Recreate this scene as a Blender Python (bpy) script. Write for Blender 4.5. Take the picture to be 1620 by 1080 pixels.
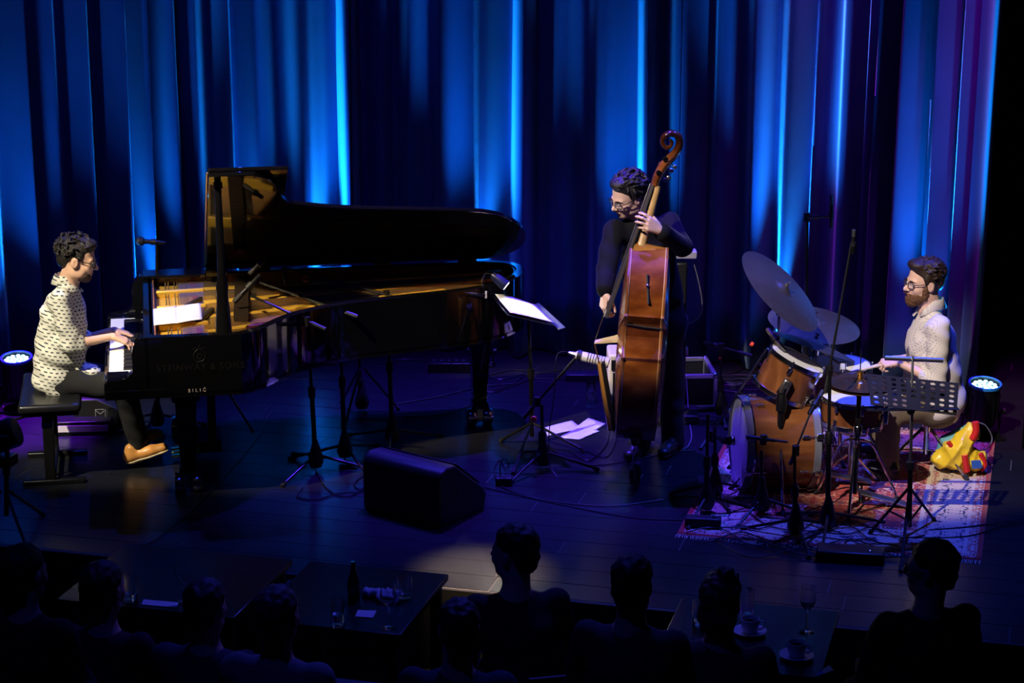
import bpy, math, random
import numpy as np
from mathutils import Vector, Matrix, Quaternion
for _o in list(bpy.data.objects): bpy.data.objects.remove(_o)
SC = bpy.context.scene
COL = SC.collection
R = math.radians
rng = random.Random(7)

# ------------------------------------------------------------------ camera
F, PITCH, YAW, CAMH = 3300.0, R(15), R(14.5), 4.0        # focal length in pixels of a 1620 wide frame
_cd = bpy.data.cameras.new('camera'); CAM = bpy.data.objects.new('camera', _cd); COL.objects.link(CAM)
_cd.sensor_width = 36.0; _cd.lens = F * 36.0 / 1620.0; _cd.clip_end = 200
CAM.location = (0, 0, CAMH); CAM.rotation_euler = (R(90) - PITCH, 0, YAW)
SC.camera = CAM
# ------------------------------------------------------------------ world and exposure
wd = bpy.data.worlds.new('world'); SC.world = wd; wd.use_nodes = True
wd.node_tree.nodes['Background'].inputs[0].default_value = (0.05, 0.10, 0.5, 1)
wd.node_tree.nodes['Background'].inputs[1].default_value = 0.0022
SC.view_settings.view_transform = 'Standard'; SC.view_settings.look = 'None'
SC.view_settings.gamma = 1.0; SC.view_settings.exposure = 0.0; SC.view_settings.use_curve_mapping = False
# ------------------------------------------------------------------ stage lights hung above the hall
def spot(name, loc, to, power, color, angle=20, blend=0.5, radius=0.06, parent=None):
    l = bpy.data.lights.new(name, 'SPOT'); l.energy = power; l.color = color
    l.spot_size = R(angle); l.spot_blend = blend; l.shadow_soft_size = radius
    o = bpy.data.objects.new(name, l); COL.objects.link(o)
    o.location = loc; d = Vector(to) - Vector(loc); o.rotation_euler = d.to_track_quat('-Z', 'Y').to_euler()
    if parent: o.parent = parent
    return o
WARM = (1.0, 0.86, 0.62); SOFT = (1.0, 0.88, 0.80)
spot('key_light_pianist', (-7.2, 5.2, 7.2), (-5.50, 11.0, 0.82), 5000, (1.0, .90, .66), 12.0, 0.45)
spot('key_light_piano_keys', (-6.6, 7.2, 6.6), (-4.72, 10.98, 0.97), 3300, (1.0, .82, .50), 12.5, 0.6)
spot('key_light_piano_tail', (-6.0, 7.2, 6.8), (-3.62, 12.02, 0.97), 3300, (1.0, .80, .48), 12.5, 0.6)
spot('key_light_bass', (-5.0, 5.8, 7.2), (-2.35, 11.85, 1.18), 4400, SOFT, 10.0, 0.5)
spot('key_light_drummer', (-2.6, 5.4, 7.2), (-0.72, 11.95, 0.72), 4600, (1.0, .86, .76), 13.0, 0.5)
spot('stage_edge_light', (-3.2, 9.0, 6.0), (-2.72, 9.91, 0.0), 15000, (1.0, .70, .38), 8.0, 1.0)
BLUE = (0.012, 0.028, 1.0); VIOLET = (0.16, 0.012, 1.0); CYAN = (0.008, 0.30, 1.0)
spot('blue_back_light_centre', (-3.3, 13.0, 6.8), (-3.2, 12.2, 0), 6500, (0.09, 0.03, 1.0), 40, 0.9)
spot('blue_back_light_drums', (-0.4, 12.6, 6.2), (-1.1, 11.3, 0.4), 2200, (0.03, 0.06, 1.0), 40, 0.8)
spot('blue_back_light_piano', (-5.2, 12.9, 6.5), (-4.6, 11.3, 0.6), 1300, (0.02, 0.06, 1.0), 44, 0.8)
spot('violet_light_bench', (-6.5, 12.0, 5.2), (-6.28, 11.55, 0), 15000, (0.26, 0.010, 1.0), 14, 0.9)
spot('blue_front_wash', (-3.2, 5.5, 7.5), (-3.0, 10.2, 0.0), 120, (0.02, 0.045, 1.0), 62, 0.8)
spot('violet_curtain_light', (-0.42, 12.85, 5.3), (-0.22, 13.5, 1.3), 1000, (0.75, 0.008, 1.0), 30, 1.0)
spot('violet_curtain_light_drums', (-1.55, 13.45, 5.3), (-1.35, 13.95, 1.2), 300, (0.7, 0.010, 1.0), 36, 1.0)
spot('blue_table_back_light', (-2.6, 13.2, 7.0), (-2.6, 8.5, .3), 1100, (0.06, 0.06, 1.0), 26, 0.7)
spot('blue_curtain_wash', (-4.4, 8.4, 7.4), (-4.2, 14.0, 2.6), 170, (0.010, 0.035, 1.0), 76, 0.8)

# ------------------------------------------------------------------ pixel helpers (1620 x 1080 frame)
_r = Vector((math.cos(YAW), math.sin(YAW), 0)); _f = Vector((-math.sin(YAW), math.cos(YAW), 0))
def _ray(px, py):
    x = (px - 810) / F; y = (540 - py) / F
    return x, math.cos(PITCH) + y * math.sin(PITCH), -math.sin(PITCH) + y * math.cos(PITCH)
def W(px, py, z=0.0):                       # the point of the plane at height z under that pixel
    x, d, h = _ray(px, py); t = (z - CAMH) / h
    return _r * (x * t) + _f * (d * t) + Vector((0, 0, z))
def pix(px, py, D):                         # the point at forward distance D: (right, up)
    x, d, h = _ray(px, py); t = D / d
    return x * t, CAMH + h * t
def WD(px, py, D):
    a, z = pix(px, py, D); return _r * a + _f * D + Vector((0, 0, z))
def dist(p): return p[0] * _f.x + p[1] * _f.y
def right(p): return p[0] * _r.x + p[1] * _r.y

# ------------------------------------------------------------------ materials
MATS = {}
def mat(name, color=(.5, .5, .5), rough=.5, metal=0.0, var=0.0, vscale=8.0, bump=0.0, bscale=40.0, coat=0.0,
        sheen=0.0, sheen_rough=.3, sheen_tint=None, trans=0.0, ior=1.45, emit=None, estr=0.0, spec=.5, alpha=1.0):
    if name in MATS: return MATS[name]
    m = bpy.data.materials.new(name); m.use_nodes = True; nt = m.node_tree; b = nt.nodes['Principled BSDF']
    c = (*color, 1)
    b.inputs['Base Color'].default_value = c; b.inputs['Roughness'].default_value = rough
    b.inputs['Metallic'].default_value = metal; b.inputs['IOR'].default_value = ior
    b.inputs['Specular IOR Level'].default_value = spec
    b.inputs['Coat Weight'].default_value = coat; b.inputs['Coat Roughness'].default_value = .04
    b.inputs['Sheen Weight'].default_value = sheen; b.inputs['Sheen Roughness'].default_value = sheen_rough
    if sheen_tint: b.inputs['Sheen Tint'].default_value = (*sheen_tint, 1)
    b.inputs['Transmission Weight'].default_value = trans; b.inputs['Alpha'].default_value = alpha
    if emit: b.inputs['Emission Color'].default_value = (*emit, 1); b.inputs['Emission Strength'].default_value = estr
    tc = None
    if var or bump:
        tc = nt.nodes.new('ShaderNodeTexCoord')
    if var:
        n = nt.nodes.new('ShaderNodeTexNoise'); n.inputs['Scale'].default_value = vscale; n.inputs['Detail'].default_value = 4
        nt.links.new(tc.outputs['Object'], n.inputs['Vector'])
        mr = nt.nodes.new('ShaderNodeMapRange'); mr.inputs[3].default_value = 1 - var; mr.inputs[4].default_value = 1 + var
        nt.links.new(n.outputs['Fac'], mr.inputs[0])
        mx = nt.nodes.new('ShaderNodeVectorMath'); mx.operation = 'SCALE'; mx.inputs[0].default_value = color
        nt.links.new(mr.outputs[0], mx.inputs['Scale']); nt.links.new(mx.outputs[0], b.inputs['Base Color'])
    if bump:
        n2 = nt.nodes.new('ShaderNodeTexNoise'); n2.inputs['Scale'].default_value = bscale; n2.inputs['Detail'].default_value = 3
        nt.links.new(tc.outputs['Object'], n2.inputs['Vector'])
        bp = nt.nodes.new('ShaderNodeBump'); bp.inputs['Strength'].default_value = bump; bp.inputs['Distance'].default_value = .01
        nt.links.new(n2.outputs['Fac'], bp.inputs['Height']); nt.links.new(bp.outputs[0], b.inputs['Normal'])
    MATS[name] = m
    return m
def ramp_mat(name, cols, rough=.4, scale=(1, 1, 1), kind='wave', wscale=6.0, distort=4.0, coat=0.0, spec=.5, rot=(0, 0, 0)):
    """wood grain, stained cloth and the like: a wave or noise pattern through a colour ramp"""
    if name in MATS: return MATS[name]
    m = bpy.data.materials.new(name); m.use_nodes = True; nt = m.node_tree; b = nt.nodes['Principled BSDF']
    b.inputs['Roughness'].default_value = rough; b.inputs['Coat Weight'].default_value = coat
    b.inputs['Coat Roughness'].default_value = .06; b.inputs['Specular IOR Level'].default_value = spec
    tc = nt.nodes.new('ShaderNodeTexCoord'); mp = nt.nodes.new('ShaderNodeMapping')
    mp.inputs['Scale'].default_value = scale; mp.inputs['Rotation'].default_value = rot
    nt.links.new(tc.outputs['Object'], mp.inputs['Vector'])
    if kind == 'wave':
        t = nt.nodes.new('ShaderNodeTexWave'); t.inputs['Scale'].default_value = wscale
        t.inputs['Distortion'].default_value = distort; t.inputs['Detail'].default_value = 3; t.inputs['Detail Scale'].default_value = 1.5
    else:
        t = nt.nodes.new('ShaderNodeTexNoise'); t.inputs['Scale'].default_value = wscale; t.inputs['Detail'].default_value = 5
    nt.links.new(mp.outputs[0], t.inputs['Vector'])
    cr = nt.nodes.new('ShaderNodeValToRGB'); e = cr.color_ramp.elements
    e[0].position = cols[0][0]; e[0].color = (*cols[0][1], 1); e[1].position = cols[-1][0]; e[1].color = (*cols[-1][1], 1)
    for p, c in cols[1:-1]:
        q = e.new(p); q.color = (*c, 1)
    nt.links.new(t.outputs['Fac'], cr.inputs['Fac']); nt.links.new(cr.outputs['Color'], b.inputs['Base Color'])
    MATS[name] = m
    return m

GLOSS = mat('black_lacquer', (.004, .004, .005), .06, var=.1, coat=.6)
BLACKM = mat('black_metal', (.005, .005, .006), .38, .2, var=.15)
BLACKP = mat('black_plastic', (.005, .005, .006), .5, var=.15, bump=.05)
RUBBER = mat('rubber', (.010, .010, .010), .8, var=.2)
CHROME = mat('chrome', (.72, .73, .76), .16, 1.0, var=.05)
STEEL = mat('brushed_steel', (.5, .5, .52), .32, 1.0, var=.1, vscale=30)
BRASS = mat('brass', (.70, .48, .16), .28, 1.0, var=.1)
GOLD = mat('cast_plate_gold', (.62, .36, .045), .36, .35, var=.08, bump=.05, bscale=120)
IVORY = mat('white_key_plastic', (.80, .79, .74), .25, var=.03)
EBONY = mat('black_key_wood', (.008, .008, .008), .35, var=.2)
PAPER = mat('paper', (.62, .62, .60), .8, var=.03)
GLASS = mat('clear_glass', (1, 1, 1), .02, trans=1.0, ior=1.46, var=.001)
WHITEP = mat('white_porcelain', (.75, .73, .70), .25, var=.02)
CABLE = mat('cable_rubber', (.008, .008, .009), .45, var=.2)
DARKWOOD = mat('dark_table_wood', (.010, .009, .009), .25, var=.3, bump=.03)
REDCLIP = mat('red_tape', (.75, .07, .03), .5, var=.1)
VELVET = mat('blue_velvet', (.030, .050, .15), .85, var=.25, vscale=3, bump=.12, bscale=220, sheen=.6, sheen_rough=.35, sheen_tint=(.5, .7, 1.0), spec=.1)
BLACKCLOTH = mat('black_stage_cloth', (.004, .004, .005), .95, var=.2, spec=.1)

# ------------------------------------------------------------------ mesh builder
class MB:
    def __init__(s): s.v = []; s.f = []
    def add(s, vs, fs, M=None):
        n = len(s.v)
        for p in vs: s.v.append(tuple(M @ Vector(p)) if M is not None else tuple(p))
        s.f += [tuple(i + n for i in f) for f in fs]; return s
    def box(s, c, d, M=None, rot=None):
        x, y, z = d[0] / 2, d[1] / 2, d[2] / 2
        vs = [Vector((i * x, j * y, k * z)) for k in (-1, 1) for j in (-1, 1) for i in (-1, 1)]
        if rot is not None: vs = [rot @ p for p in vs]
        vs = [p + Vector(c) for p in vs]
        return s.add(vs, [(0, 2, 3, 1), (4, 5, 7, 6), (0, 1, 5, 4), (2, 6, 7, 3), (0, 4, 6, 2), (1, 3, 7, 5)], M)
    def tube(s, pts, r, n=8, M=None, cap=True, closed=False):
        pts = [Vector(p) for p in pts]; m = len(pts)
        rs = r if isinstance(r, (list, tuple)) else [r] * m
        vs = []; fs = []; u = None
        for i, p in enumerate(pts):
            if closed: t = pts[(i + 1) % m] - pts[i - 1]
            else: t = pts[min(i + 1, m - 1)] - pts[max(i - 1, 0)]
            if t.length < 1e-9: t = Vector((0, 0, 1))
            t.normalize()
            if u is None: u = t.orthogonal().normalized()
            else:
                u = u - t * u.dot(t)
                u = u.normalized() if u.length > 1e-6 else t.orthogonal().normalized()
            w = t.cross(u)
            for k in range(n):
                a = 2 * math.pi * k / n; vs.append(p + (u * math.cos(a) + w * math.sin(a)) * rs[i])
        for i in range(m if closed else m - 1):
            for k in range(n):
                j = (i + 1) % m; fs.append((i * n + k, i * n + (k + 1) % n, j * n + (k + 1) % n, j * n + k))
        if cap and not closed:
            fs.append(tuple(range(n))[::-1]); fs.append(tuple((m - 1) * n + k for k in range(n)))
        return s.add(vs, fs, M)
    def lathe(s, prof, n=24, M=None, closed=False):
        vs = []; fs = []; m = len(prof)
        for r, z in prof:
            for k in range(n):
                a = 2 * math.pi * k / n; vs.append((r * math.cos(a), r * math.sin(a), z))
        for i in range(m if closed else m - 1):
            for k in range(n):
                j = (i + 1) % m; fs.append((i * n + k, i * n + (k + 1) % n, j * n + (k + 1) % n, j * n + k))
        if not closed:
            if prof[0][0] > 1e-6: fs.append(tuple(range(n))[::-1])
            if prof[-1][0] > 1e-6: fs.append(tuple((m - 1) * n + k for k in range(n)))
        return s.add(vs, fs, M)
    def prism(s, poly, a, b, M=None, axis='z'):
        n = len(poly); vs = []
        for h in (a, b):
            for p in poly:
                vs.append((p[0], p[1], h) if axis == 'z' else ((p[0], h, p[1]) if axis == 'y' else (h, p[0], p[1])))
        fs = [tuple(range(n))[::-1], tuple(range(n, 2 * n))] + [(i, (i + 1) % n, n + (i + 1) % n, n + i) for i in range(n)]
        return s.add(vs, fs, M)
    def ball(s, c, r, n=12, m=8, M=None):
        r = r if isinstance(r, (list, tuple)) else (r, r, r); vs = []; fs = []
        for i in range(m + 1):
            t = math.pi * i / m
            for k in range(n):
                a = 2 * math.pi * k / n
                vs.append((c[0] + r[0] * math.sin(t) * math.cos(a), c[1] + r[1] * math.sin(t) * math.sin(a), c[2] - r[2] * math.cos(t)))
        for i in range(m):
            for k in range(n): fs.append((i * n + k, i * n + (k + 1) % n, (i + 1) * n + (k + 1) % n, (i + 1) * n + k))
        return s.add(vs, fs, M)
    def wall(s, path, th, z0, z1, M=None):       # an upright band that follows a closed outline, th inwards
        n = len(path); inn = offset(path, th); vs = []
        for P_ in (path, inn):
            for z in (z0, z1):
                vs += [(p[0], p[1], z) for p in P_]
        fs = []
        for i in range(n):
            j = (i + 1) % n
            fs += [(i, j, n + j, n + i), (2 * n + j, 2 * n + i, 3 * n + i, 3 * n + j), (n + i, n + j, 3 * n + j, 3 * n + i), (j, i, 2 * n + i, 2 * n + j)]
        return s.add(vs, fs, M)
    def build(s, name, m, parent=None, smooth=True, bevel=0.0, angle=35, segs=2):
        me = bpy.data.meshes.new(name); me.from_pydata(s.v, [], s.f); me.validate(); me.update()
        return link(name, me, m, parent, smooth, bevel, angle, segs)
def link(name, me, m, parent=None, smooth=True, bevel=0.0, angle=35, segs=2):
    if smooth:
        me.shade_smooth(); me.set_sharp_from_angle(angle=R(angle))
    if m is not None: me.materials.append(m)
    o = bpy.data.objects.new(name, me); COL.objects.link(o)
    if parent is not None: o.parent = parent
    if bevel:
        b = o.modifiers.new('bevel', 'BEVEL'); b.width = bevel; b.segments = segs; b.limit_method = 'ANGLE'; b.angle_limit = R(40)
    return o
def offset(path, th):
    n = len(path); out = []
    A = sum(path[i][0] * path[(i + 1) % n][1] - path[(i + 1) % n][0] * path[i][1] for i in range(n))
    sg = 1 if A > 0 else -1
    for i in range(n):
        a, b, c = Vector(path[i - 1]), Vector(path[i]), Vector(path[(i + 1) % n])
        e = (b - a).normalized(); g = (c - b).normalized()
        n1 = Vector((-e.y, e.x)) * sg; n2 = Vector((-g.y, g.x)) * sg
        k = n1 + n2; k = k / max(k.length_squared, .6) * 2
        out.append((b.x + k.x * th, b.y + k.y * th))
    return out
def spline(pts, k=8, closed=False):              # Catmull-Rom through the points
    P_ = [Vector(p) for p in pts]; n = len(P_); out = []
    for i in range(n if closed else n - 1):
        if closed: a, b, c, d = P_[i - 1], P_[i], P_[(i + 1) % n], P_[(i + 2) % n]
        else: a, b, c, d = P_[max(i - 1, 0)], P_[i], P_[i + 1], P_[min(i + 2, n - 1)]
        for j in range(k):
            t = j / k
            out.append(.5 * ((2 * b) + (c - a) * t + (2 * a - 5 * b + 4 * c - d) * t * t + (3 * b - a - 3 * c + d) * t ** 3))
    if not closed: out.append(P_[-1])
    return out
def tag(o, label=None, cat=None, group=None, kind=None):
    if label: o['label'] = label
    if cat: o['category'] = cat
    if group: o['group'] = group
    if kind: o['kind'] = kind
    return o
def thing(name, label, cat, loc=(0, 0, 0), rotz=0.0, group=None):
    o = bpy.data.objects.new(name, None); COL.objects.link(o); o.empty_display_size = .1
    o.location = loc; o.rotation_euler = (0, 0, rotz)
    return tag(o, label, cat, group)
def axes(o, x, y, z):                            # a matrix from an origin and three axis vectors
    x, y, z = Vector(x), Vector(y), Vector(z)
    return Matrix(((x.x, y.x, z.x, o[0]), (x.y, y.y, z.y, o[1]), (x.z, y.z, z.z, o[2]), (0, 0, 0, 1)))
def along(a, b):                                 # z axis from a to b
    a, b = Vector(a), Vector(b)
    return Matrix.Translation(a) @ (b - a).to_track_quat('Z', 'Y').to_matrix().to_4x4()
def text_mesh(name, s, size, m, parent, M, extrude=.0008):
    cu = bpy.data.curves.new(name, 'FONT'); cu.body = s; cu.size = size; cu.extrude = extrude; cu.align_x = 'CENTER'; cu.space_character = 1.12
    t = bpy.data.objects.new(name, cu); COL.objects.link(t)
    me = bpy.data.meshes.new_from_object(t.evaluated_get(bpy.context.evaluated_depsgraph_get()))
    bpy.data.objects.remove(t); me.transform(M)
    o = link(name, me, m, parent, smooth=False); return o
# ================================================================== the setting
PAINT = mat('black_stage_paint', (.0085, .009, .012), .30, var=.35, vscale=5, bump=.10, bscale=25, spec=.5)
# hall floor below the stage
o = MB().box((-3, 5.2, -.50), (14, 9.2, .1)).build('floor_hall', mat('hall_floor', (.012, .011, .010), .6, var=.2), None, False); tag(o, kind='structure')
EDGE = 9.63
# stage: a dark deck with loose-jointed black boards on it
base = MB().box((-3.2, EDGE + 2.95, -.243), (10.4, 5.9, .480)).build('floor', mat('deck_gap', (.11, .10, .09), .6, var=.9, vscale=9), None, False); tag(base, kind='structure')
bw = .205; rows = int(5.86 / bw)
plank_meshes = {}
for i in range(rows):
    y = EDGE + .01 + (i + .5) * bw; x = -8.3 - rng.random() * 1.6
    while x < 1.95:
        L = rng.choice((1.8, 2.2, 2.6)); x0 = max(x, -8.35); x1 = min(x + L, 1.95); x += L
        if x1 - x0 < .1: continue
        key = round(x1 - x0, 2)
        if key not in plank_meshes:
            me = bpy.data.meshes.new('plank'); b = MB().box((0, 0, 0), (key - .004, bw - .005, .003))
            me.from_pydata(b.v, [], b.f); me.materials.append(PAINT); plank_meshes[key] = me
        p = bpy.data.objects.new('plank', plank_meshes[key]); COL.objects.link(p); p.parent = base
        p.location = ((x0 + x1) / 2, y, -.0016 + rng.uniform(-.0004, .0004)); p.rotation_euler = (0, 0, 0)
o = MB().box((-3.2, EDGE - .012, -.235), (10.4, .024, .47)).build('trim_1', mat('stage_fascia', (.006, .006, .006), .8, var=.2), None, False); tag(o, kind='structure')
o = MB().box((-3.2, 15.6, 2.6), (14, .2, 6.2)).build('wall_back', mat('back_wall', (.006, .006, .008), .9, var=.2), None, False); tag(o, kind='structure')

# ------------------------------------------------------------------ stage curtains
PATH = spline([Vector((-7.9, 11.75)), Vector((-7.05, 12.12)), Vector((-6.5, 12.95)), Vector((-5.75, 13.62)), Vector((-4.9, 14.02)), Vector((-3.9, 14.2)),
               Vector((-2.6, 14.32)), Vector((-1.5, 14.30)), Vector((-.75, 14.02)), Vector((-.30, 13.80)), Vector((.08, 13.66)), Vector((.6, 13.6))], 40)
def px_of(p, z):                                # pixel column of a point
    v = Vector((p[0], p[1], z - CAMH)); r_ = v.dot(_r); d = v.dot(_f)
    return 810 + F * r_ / (d * math.cos(PITCH) - v.z * math.sin(PITCH))
_pp = [px_of(p, 2.2) for p in PATH]
_arc = [0.0]
for a, b in zip(PATH, PATH[1:]): _arc.append(_arc[-1] + (b - a).length)
def arc_at_px(px): return float(np.interp(px, _pp, _arc))
# the ridges of the folds: pixel column, how far it stands out, skew (+1: hard edge on its right)
RIDGES = [(-150, .16, .3), (-60, .15, -.3), (8, .17, .8), (62, .10, .5), (122, .12, .7), (176, .20, .9), (213, .17, .9), (262, .15, .4), (302, .10, .6),
          (352, .17, .9), (402, .12, .0), (478, .22, .2), (551, .20, .95), (604, .07, .4), (652, .09, .2), (706, .08, -.2), (772, .18, .4), (832, .16, .8),
          (895, .08, .0), (955, .09, .2), (1034, .20, .7), (1087, .12, -.9), (1140, .07, .0), (1207, .14, .2), (1270, .22, .1), (1302, .10, .8),
          (1362, .13, -.8), (1392, .09, .2), (1426, .20, .3), (1468, .24, -.8), (1501, .16, .6), (1530, .24, .3), (1562, .20, .7), (1586, .22, .8), (1602, .1, .3), (1680, .14, .2), (1760, .14, .2)]
_rs = [arc_at_px(r[0]) for r in RIDGES]
def fold(s, zf):
    """offset of the cloth at arc length s; zf is 0 at the floor, 1 at the top"""
    i = int(np.searchsorted(_rs, s)); i = min(max(i, 1), len(_rs) - 1)
    a, b = _rs[i - 1], _rs[i]; t = (s - a) / max(b - a, 1e-6); t = min(max(t, 0), 1)
    k = .5 - .26 * RIDGES[i - 1][2] - .26 * (-RIDGES[i][2]) * 1.0     # where the valley lies
    k = min(max(k, .14), .86)
    if t < k: u = t / k; h = RIDGES[i - 1][1]; p = 1.0 + .55 * RIDGES[i - 1][2]
    else: u = (1 - t) / (1 - k); h = RIDGES[i][1]; p = 1.0 - .55 * RIDGES[i][2]
    c = (.5 + .5 * math.cos(math.pi * min(u, 1))) ** max(p, .35)
    return 1.55 * h * c * (1.12 - .25 * zf)
def curtain(name, label, s0, s1, lift=0.0, m=None, ztop=5.6, step=.011):
    n = int((s1 - s0) / step); nz = 14; vs = []; fs = []
    Pa = np.array([[p.x, p.y] for p in PATH]); A = np.array(_arc)
    for k in range(nz + 1):
        zf = k / nz; z = .012 + (ztop - .012) * zf
        for i in range(n + 1):
            s = s0 + (s1 - s0) * i / n
            sw = s + .045 * (zf - .4) * math.sin(s * 2.3) + .012 * math.sin(s * 9 + zf * 3)
            x = np.interp(s, A, Pa[:, 0]); y = np.interp(s, A, Pa[:, 1])
            x2 = np.interp(s + .15, A, Pa[:, 0]); y2 = np.interp(s + .15, A, Pa[:, 1]); x1 = np.interp(s - .15, A, Pa[:, 0]); y1 = np.interp(s - .15, A, Pa[:, 1])
            l = math.hypot(x2 - x1, y2 - y1); nx, ny = (y2 - y1) / l, -(x2 - x1) / l
            o_ = fold(sw, zf) + .006 * math.sin(s * 31 + 2 * math.sin(zf * 5)) + .004 * math.sin(s * 67 + 1.3) + lift
            vs.append((x + nx * o_, y + ny * o_, z))
    for k in range(nz):
        for i in range(n):
            a = k * (n + 1) + i; fs.append((a, a + 1, a + n + 2, a + n + 1))
    b = MB(); b.v = vs; b.f = fs
    ob = b.build(name, m or VELVET, None, True, angle=80)
    md = ob.modifiers.new('thickness', 'SOLIDIFY'); md.thickness = .006; md.offset = -1
    return tag(ob, label, 'curtain')
s_a, s_b = arc_at_px(556), arc_at_px(1083)
curtain('stage_curtain', 'tall blue velvet stage curtain hanging behind the pianist and the grand piano', 0.0, s_a)
curtain('stage_curtain', 'dark blue velvet stage curtain behind the double bass player and the piano tail', s_a + .008, s_b, -.02)
curtain('stage_curtain', 'blue and violet lit velvet stage curtain behind the drum kit', s_b + .008, arc_at_px(1590), .0)
# black masking drape at the side
b = MB(); n = 60
for k in range(3):
    for i in range(n + 1):
        x = -.02 + 2.1 * i / n; b.v.append((x, 12.72 + .05 * math.sin(i * .9), .01 + 2.8 * k))
for k in range(2):
    for i in range(n):
        a = k * (n + 1) + i; b.f.append((a, a + 1, a + n + 2, a + n + 1))
o = b.build('masking_drape', BLACKCLOTH, None, True, angle=80); md = o.modifiers.new('thickness', 'SOLIDIFY'); md.thickness = .006
tag(o, 'black masking drape hanging beside the blue curtain at the stage side', 'curtain')

# ------------------------------------------------------------------ floor par lights
LEDW = mat('lit_led', (.5, .8, 1), .3, emit=(.25, .72, 1.0), estr=9.0)
def par_can(label, loc, rz, tilt, power, color=CYAN, angle=70, group=None, s=1.0, lit=LEDW, aim=None):
    t = thing('par_light', label, 'stage light', loc, rz, group)
    h = .30 * s; r_ = .098 * s; z0 = .17 * s
    M = Matrix.Translation((0, 0, z0)) @ Matrix.Rotation(tilt, 4, 'X') @ Matrix.Translation((0, 0, -.10 * s))
    MB().lathe([(.0, 0), (.06 * s, 0), (.085 * s, .02 * s), (r_, .06 * s), (r_, h), (r_ * .93, h), (r_ * .93, h - .02 * s), (0, h - .021 * s)], 28, M).build('housing', BLACKM, t)
    fin = MB()
    for k in range(16):
        a = 2 * math.pi * k / 16; fin.box((r_ * math.cos(a), r_ * math.sin(a), h * .5), (.012 * s, .006 * s, h * .6), M, Matrix.Rotation(a, 3, 'Z'))
    fin.build('cooling_rib', BLACKM, t, False)
    rim = MB().lathe([(r_ * 1.06, h - .012 * s), (r_ * 1.06, h + .004 * s), (r_ * .94, h + .004 * s), (r_ * .94, h - .012 * s)], 40, M, closed=True).build('front_ring', mat('blue_lens_ring', (.02, .2, .6), .3, var=.05), t)
    led = MB()
    for ring, cnt in ((0, 1), (.035, 6), (.066, 12)):
        for k in range(cnt):
            a = 2 * math.pi * k / cnt + ring * 9; led.lathe([(0, .006), (.010, .004), (.0145 * s, 0)], 10, M @ Matrix.Translation((ring * s * math.cos(a), ring * s * math.sin(a), h - .016 * s)))
    led.build('led_lens', lit, t)
    yk = MB(); yk.tube([(-.125 * s, 0, z0), (-.125 * s, 0, .02), (.125 * s, 0, .02), (.125 * s, 0, z0)], .010 * s, 8); yk.build('yoke', BLACKM, t)
    ft = MB().box((0, 0, .010), (.27 * s, .20 * s, .02)); ft.build('foot_plate', BLACKM, t, bevel=.003)
    for sg in (-1, 1):
        MB().lathe([(.0, 0), (.02, 0), (.02, .02), (0, .02)], 12, Matrix.Translation((sg * .135 * s, 0, z0)) @ Matrix.Rotation(sg * R(90), 4, 'Y')).build('tilt_knob', BLACKP, t)
    tip = M @ Vector((0, 0, h + .02)); dirv = (M.to_3x3() @ Vector((0, 0, 1)))
    l = spot('par_beam', tip, tip + dirv, power, color, angle, 1.0, .05, t)
    return t
par_can('lit blue par light on the floor behind the piano bench', W(33, 648), YAW, R(9), 420, CYAN, 112, s=1.0)
par_can('lit blue par light on the floor behind the drummer and yellow bag', W(1550, 692), YAW + R(10), R(9), 420, CYAN, 112, s=1.0)
gp = 'blue par lights hidden along the foot of the curtain'
for k, (px, off, pw, lean) in enumerate(((196, .44, 700, 12), (372, .42, 420, 6), (500, .46, 1300, 4), (775, .44, 1100, -4), (1018, .44, 900, 0), (1266, .46, 1500, 2), (1532, .46, 1200, 4))):
    s_ = arc_at_px(px); P_ = Vector((float(np.interp(s_, _arc, [p.x for p in PATH])), float(np.interp(s_, _arc, [p.y for p in PATH]))))
    Q_ = Vector((float(np.interp(s_ + .1, _arc, [p.x for p in PATH])), float(np.interp(s_ + .1, _arc, [p.y for p in PATH]))))
    d = (Q_ - P_).normalized(); nrm = Vector((d.y, -d.x)); c = P_ + nrm * off
    names = ['by the pianist', 'behind the keyboard end of the piano', 'behind the middle of the piano', 'behind the piano tail', 'behind the double bass', 'behind the tom and cymbals', 'behind the drummer']
    par_can('small floor par light at the curtain foot ' + names[k], (c.x, c.y, 0), math.atan2(d.y, d.x), R(-7), pw, CYAN, 40, gp, s=.62)
# ================================================================== grand piano
PTH = R(24.5); PO = Vector((-5.02, 10.36, 0))
piano = thing('grand_piano', 'long black concert grand piano with raised lid and golden iron plate', 'piano', PO, PTH)
def PW(x, y, z=0): c, s = math.cos(PTH), math.sin(PTH); return Vector((PO.x + c * x - s * y, PO.y + s * x + c * y, z))
SP = 1.56                                         # the straight bass side
_bent = [(.74, -.05), (.84, .02), (.93, .14), (1.04, .30), (1.18, .43), (1.40, .555), (1.70, .65), (2.0, .725), (2.22, .80), (2.40, .91), (2.53, 1.06), (2.60, 1.24), (2.60, 1.40), (2.52, 1.52), (2.40, SP)]
bent = [(p.x, p.y) for p in spline([Vector(p) for p in _bent], 4)]
RIM = [(.20, -.05)] + bent + [(.20, SP)]
zb, zt = .655, 1.0
MB().wall(RIM, .055, zb, zt).build('rim', GLOSS, piano, angle=30, bevel=.004)
WOODIN = ramp_mat('inner_rim_veneer', [(.2, (.20, .070, .018)), (.6, (.34, .13, .035)), (1, (.42, .18, .05))], .28, (3, 3, .3), 'noise', 5, coat=.3)
MB().wall(offset(RIM, .056), .012, .86, zt - .008).build('inner_rim', WOODIN, piano, angle=30)
MB().prism(RIM, zb - .01, zb + .02).build('bottom_frame', GLOSS, piano, False)
inner = offset(RIM, .068)
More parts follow.
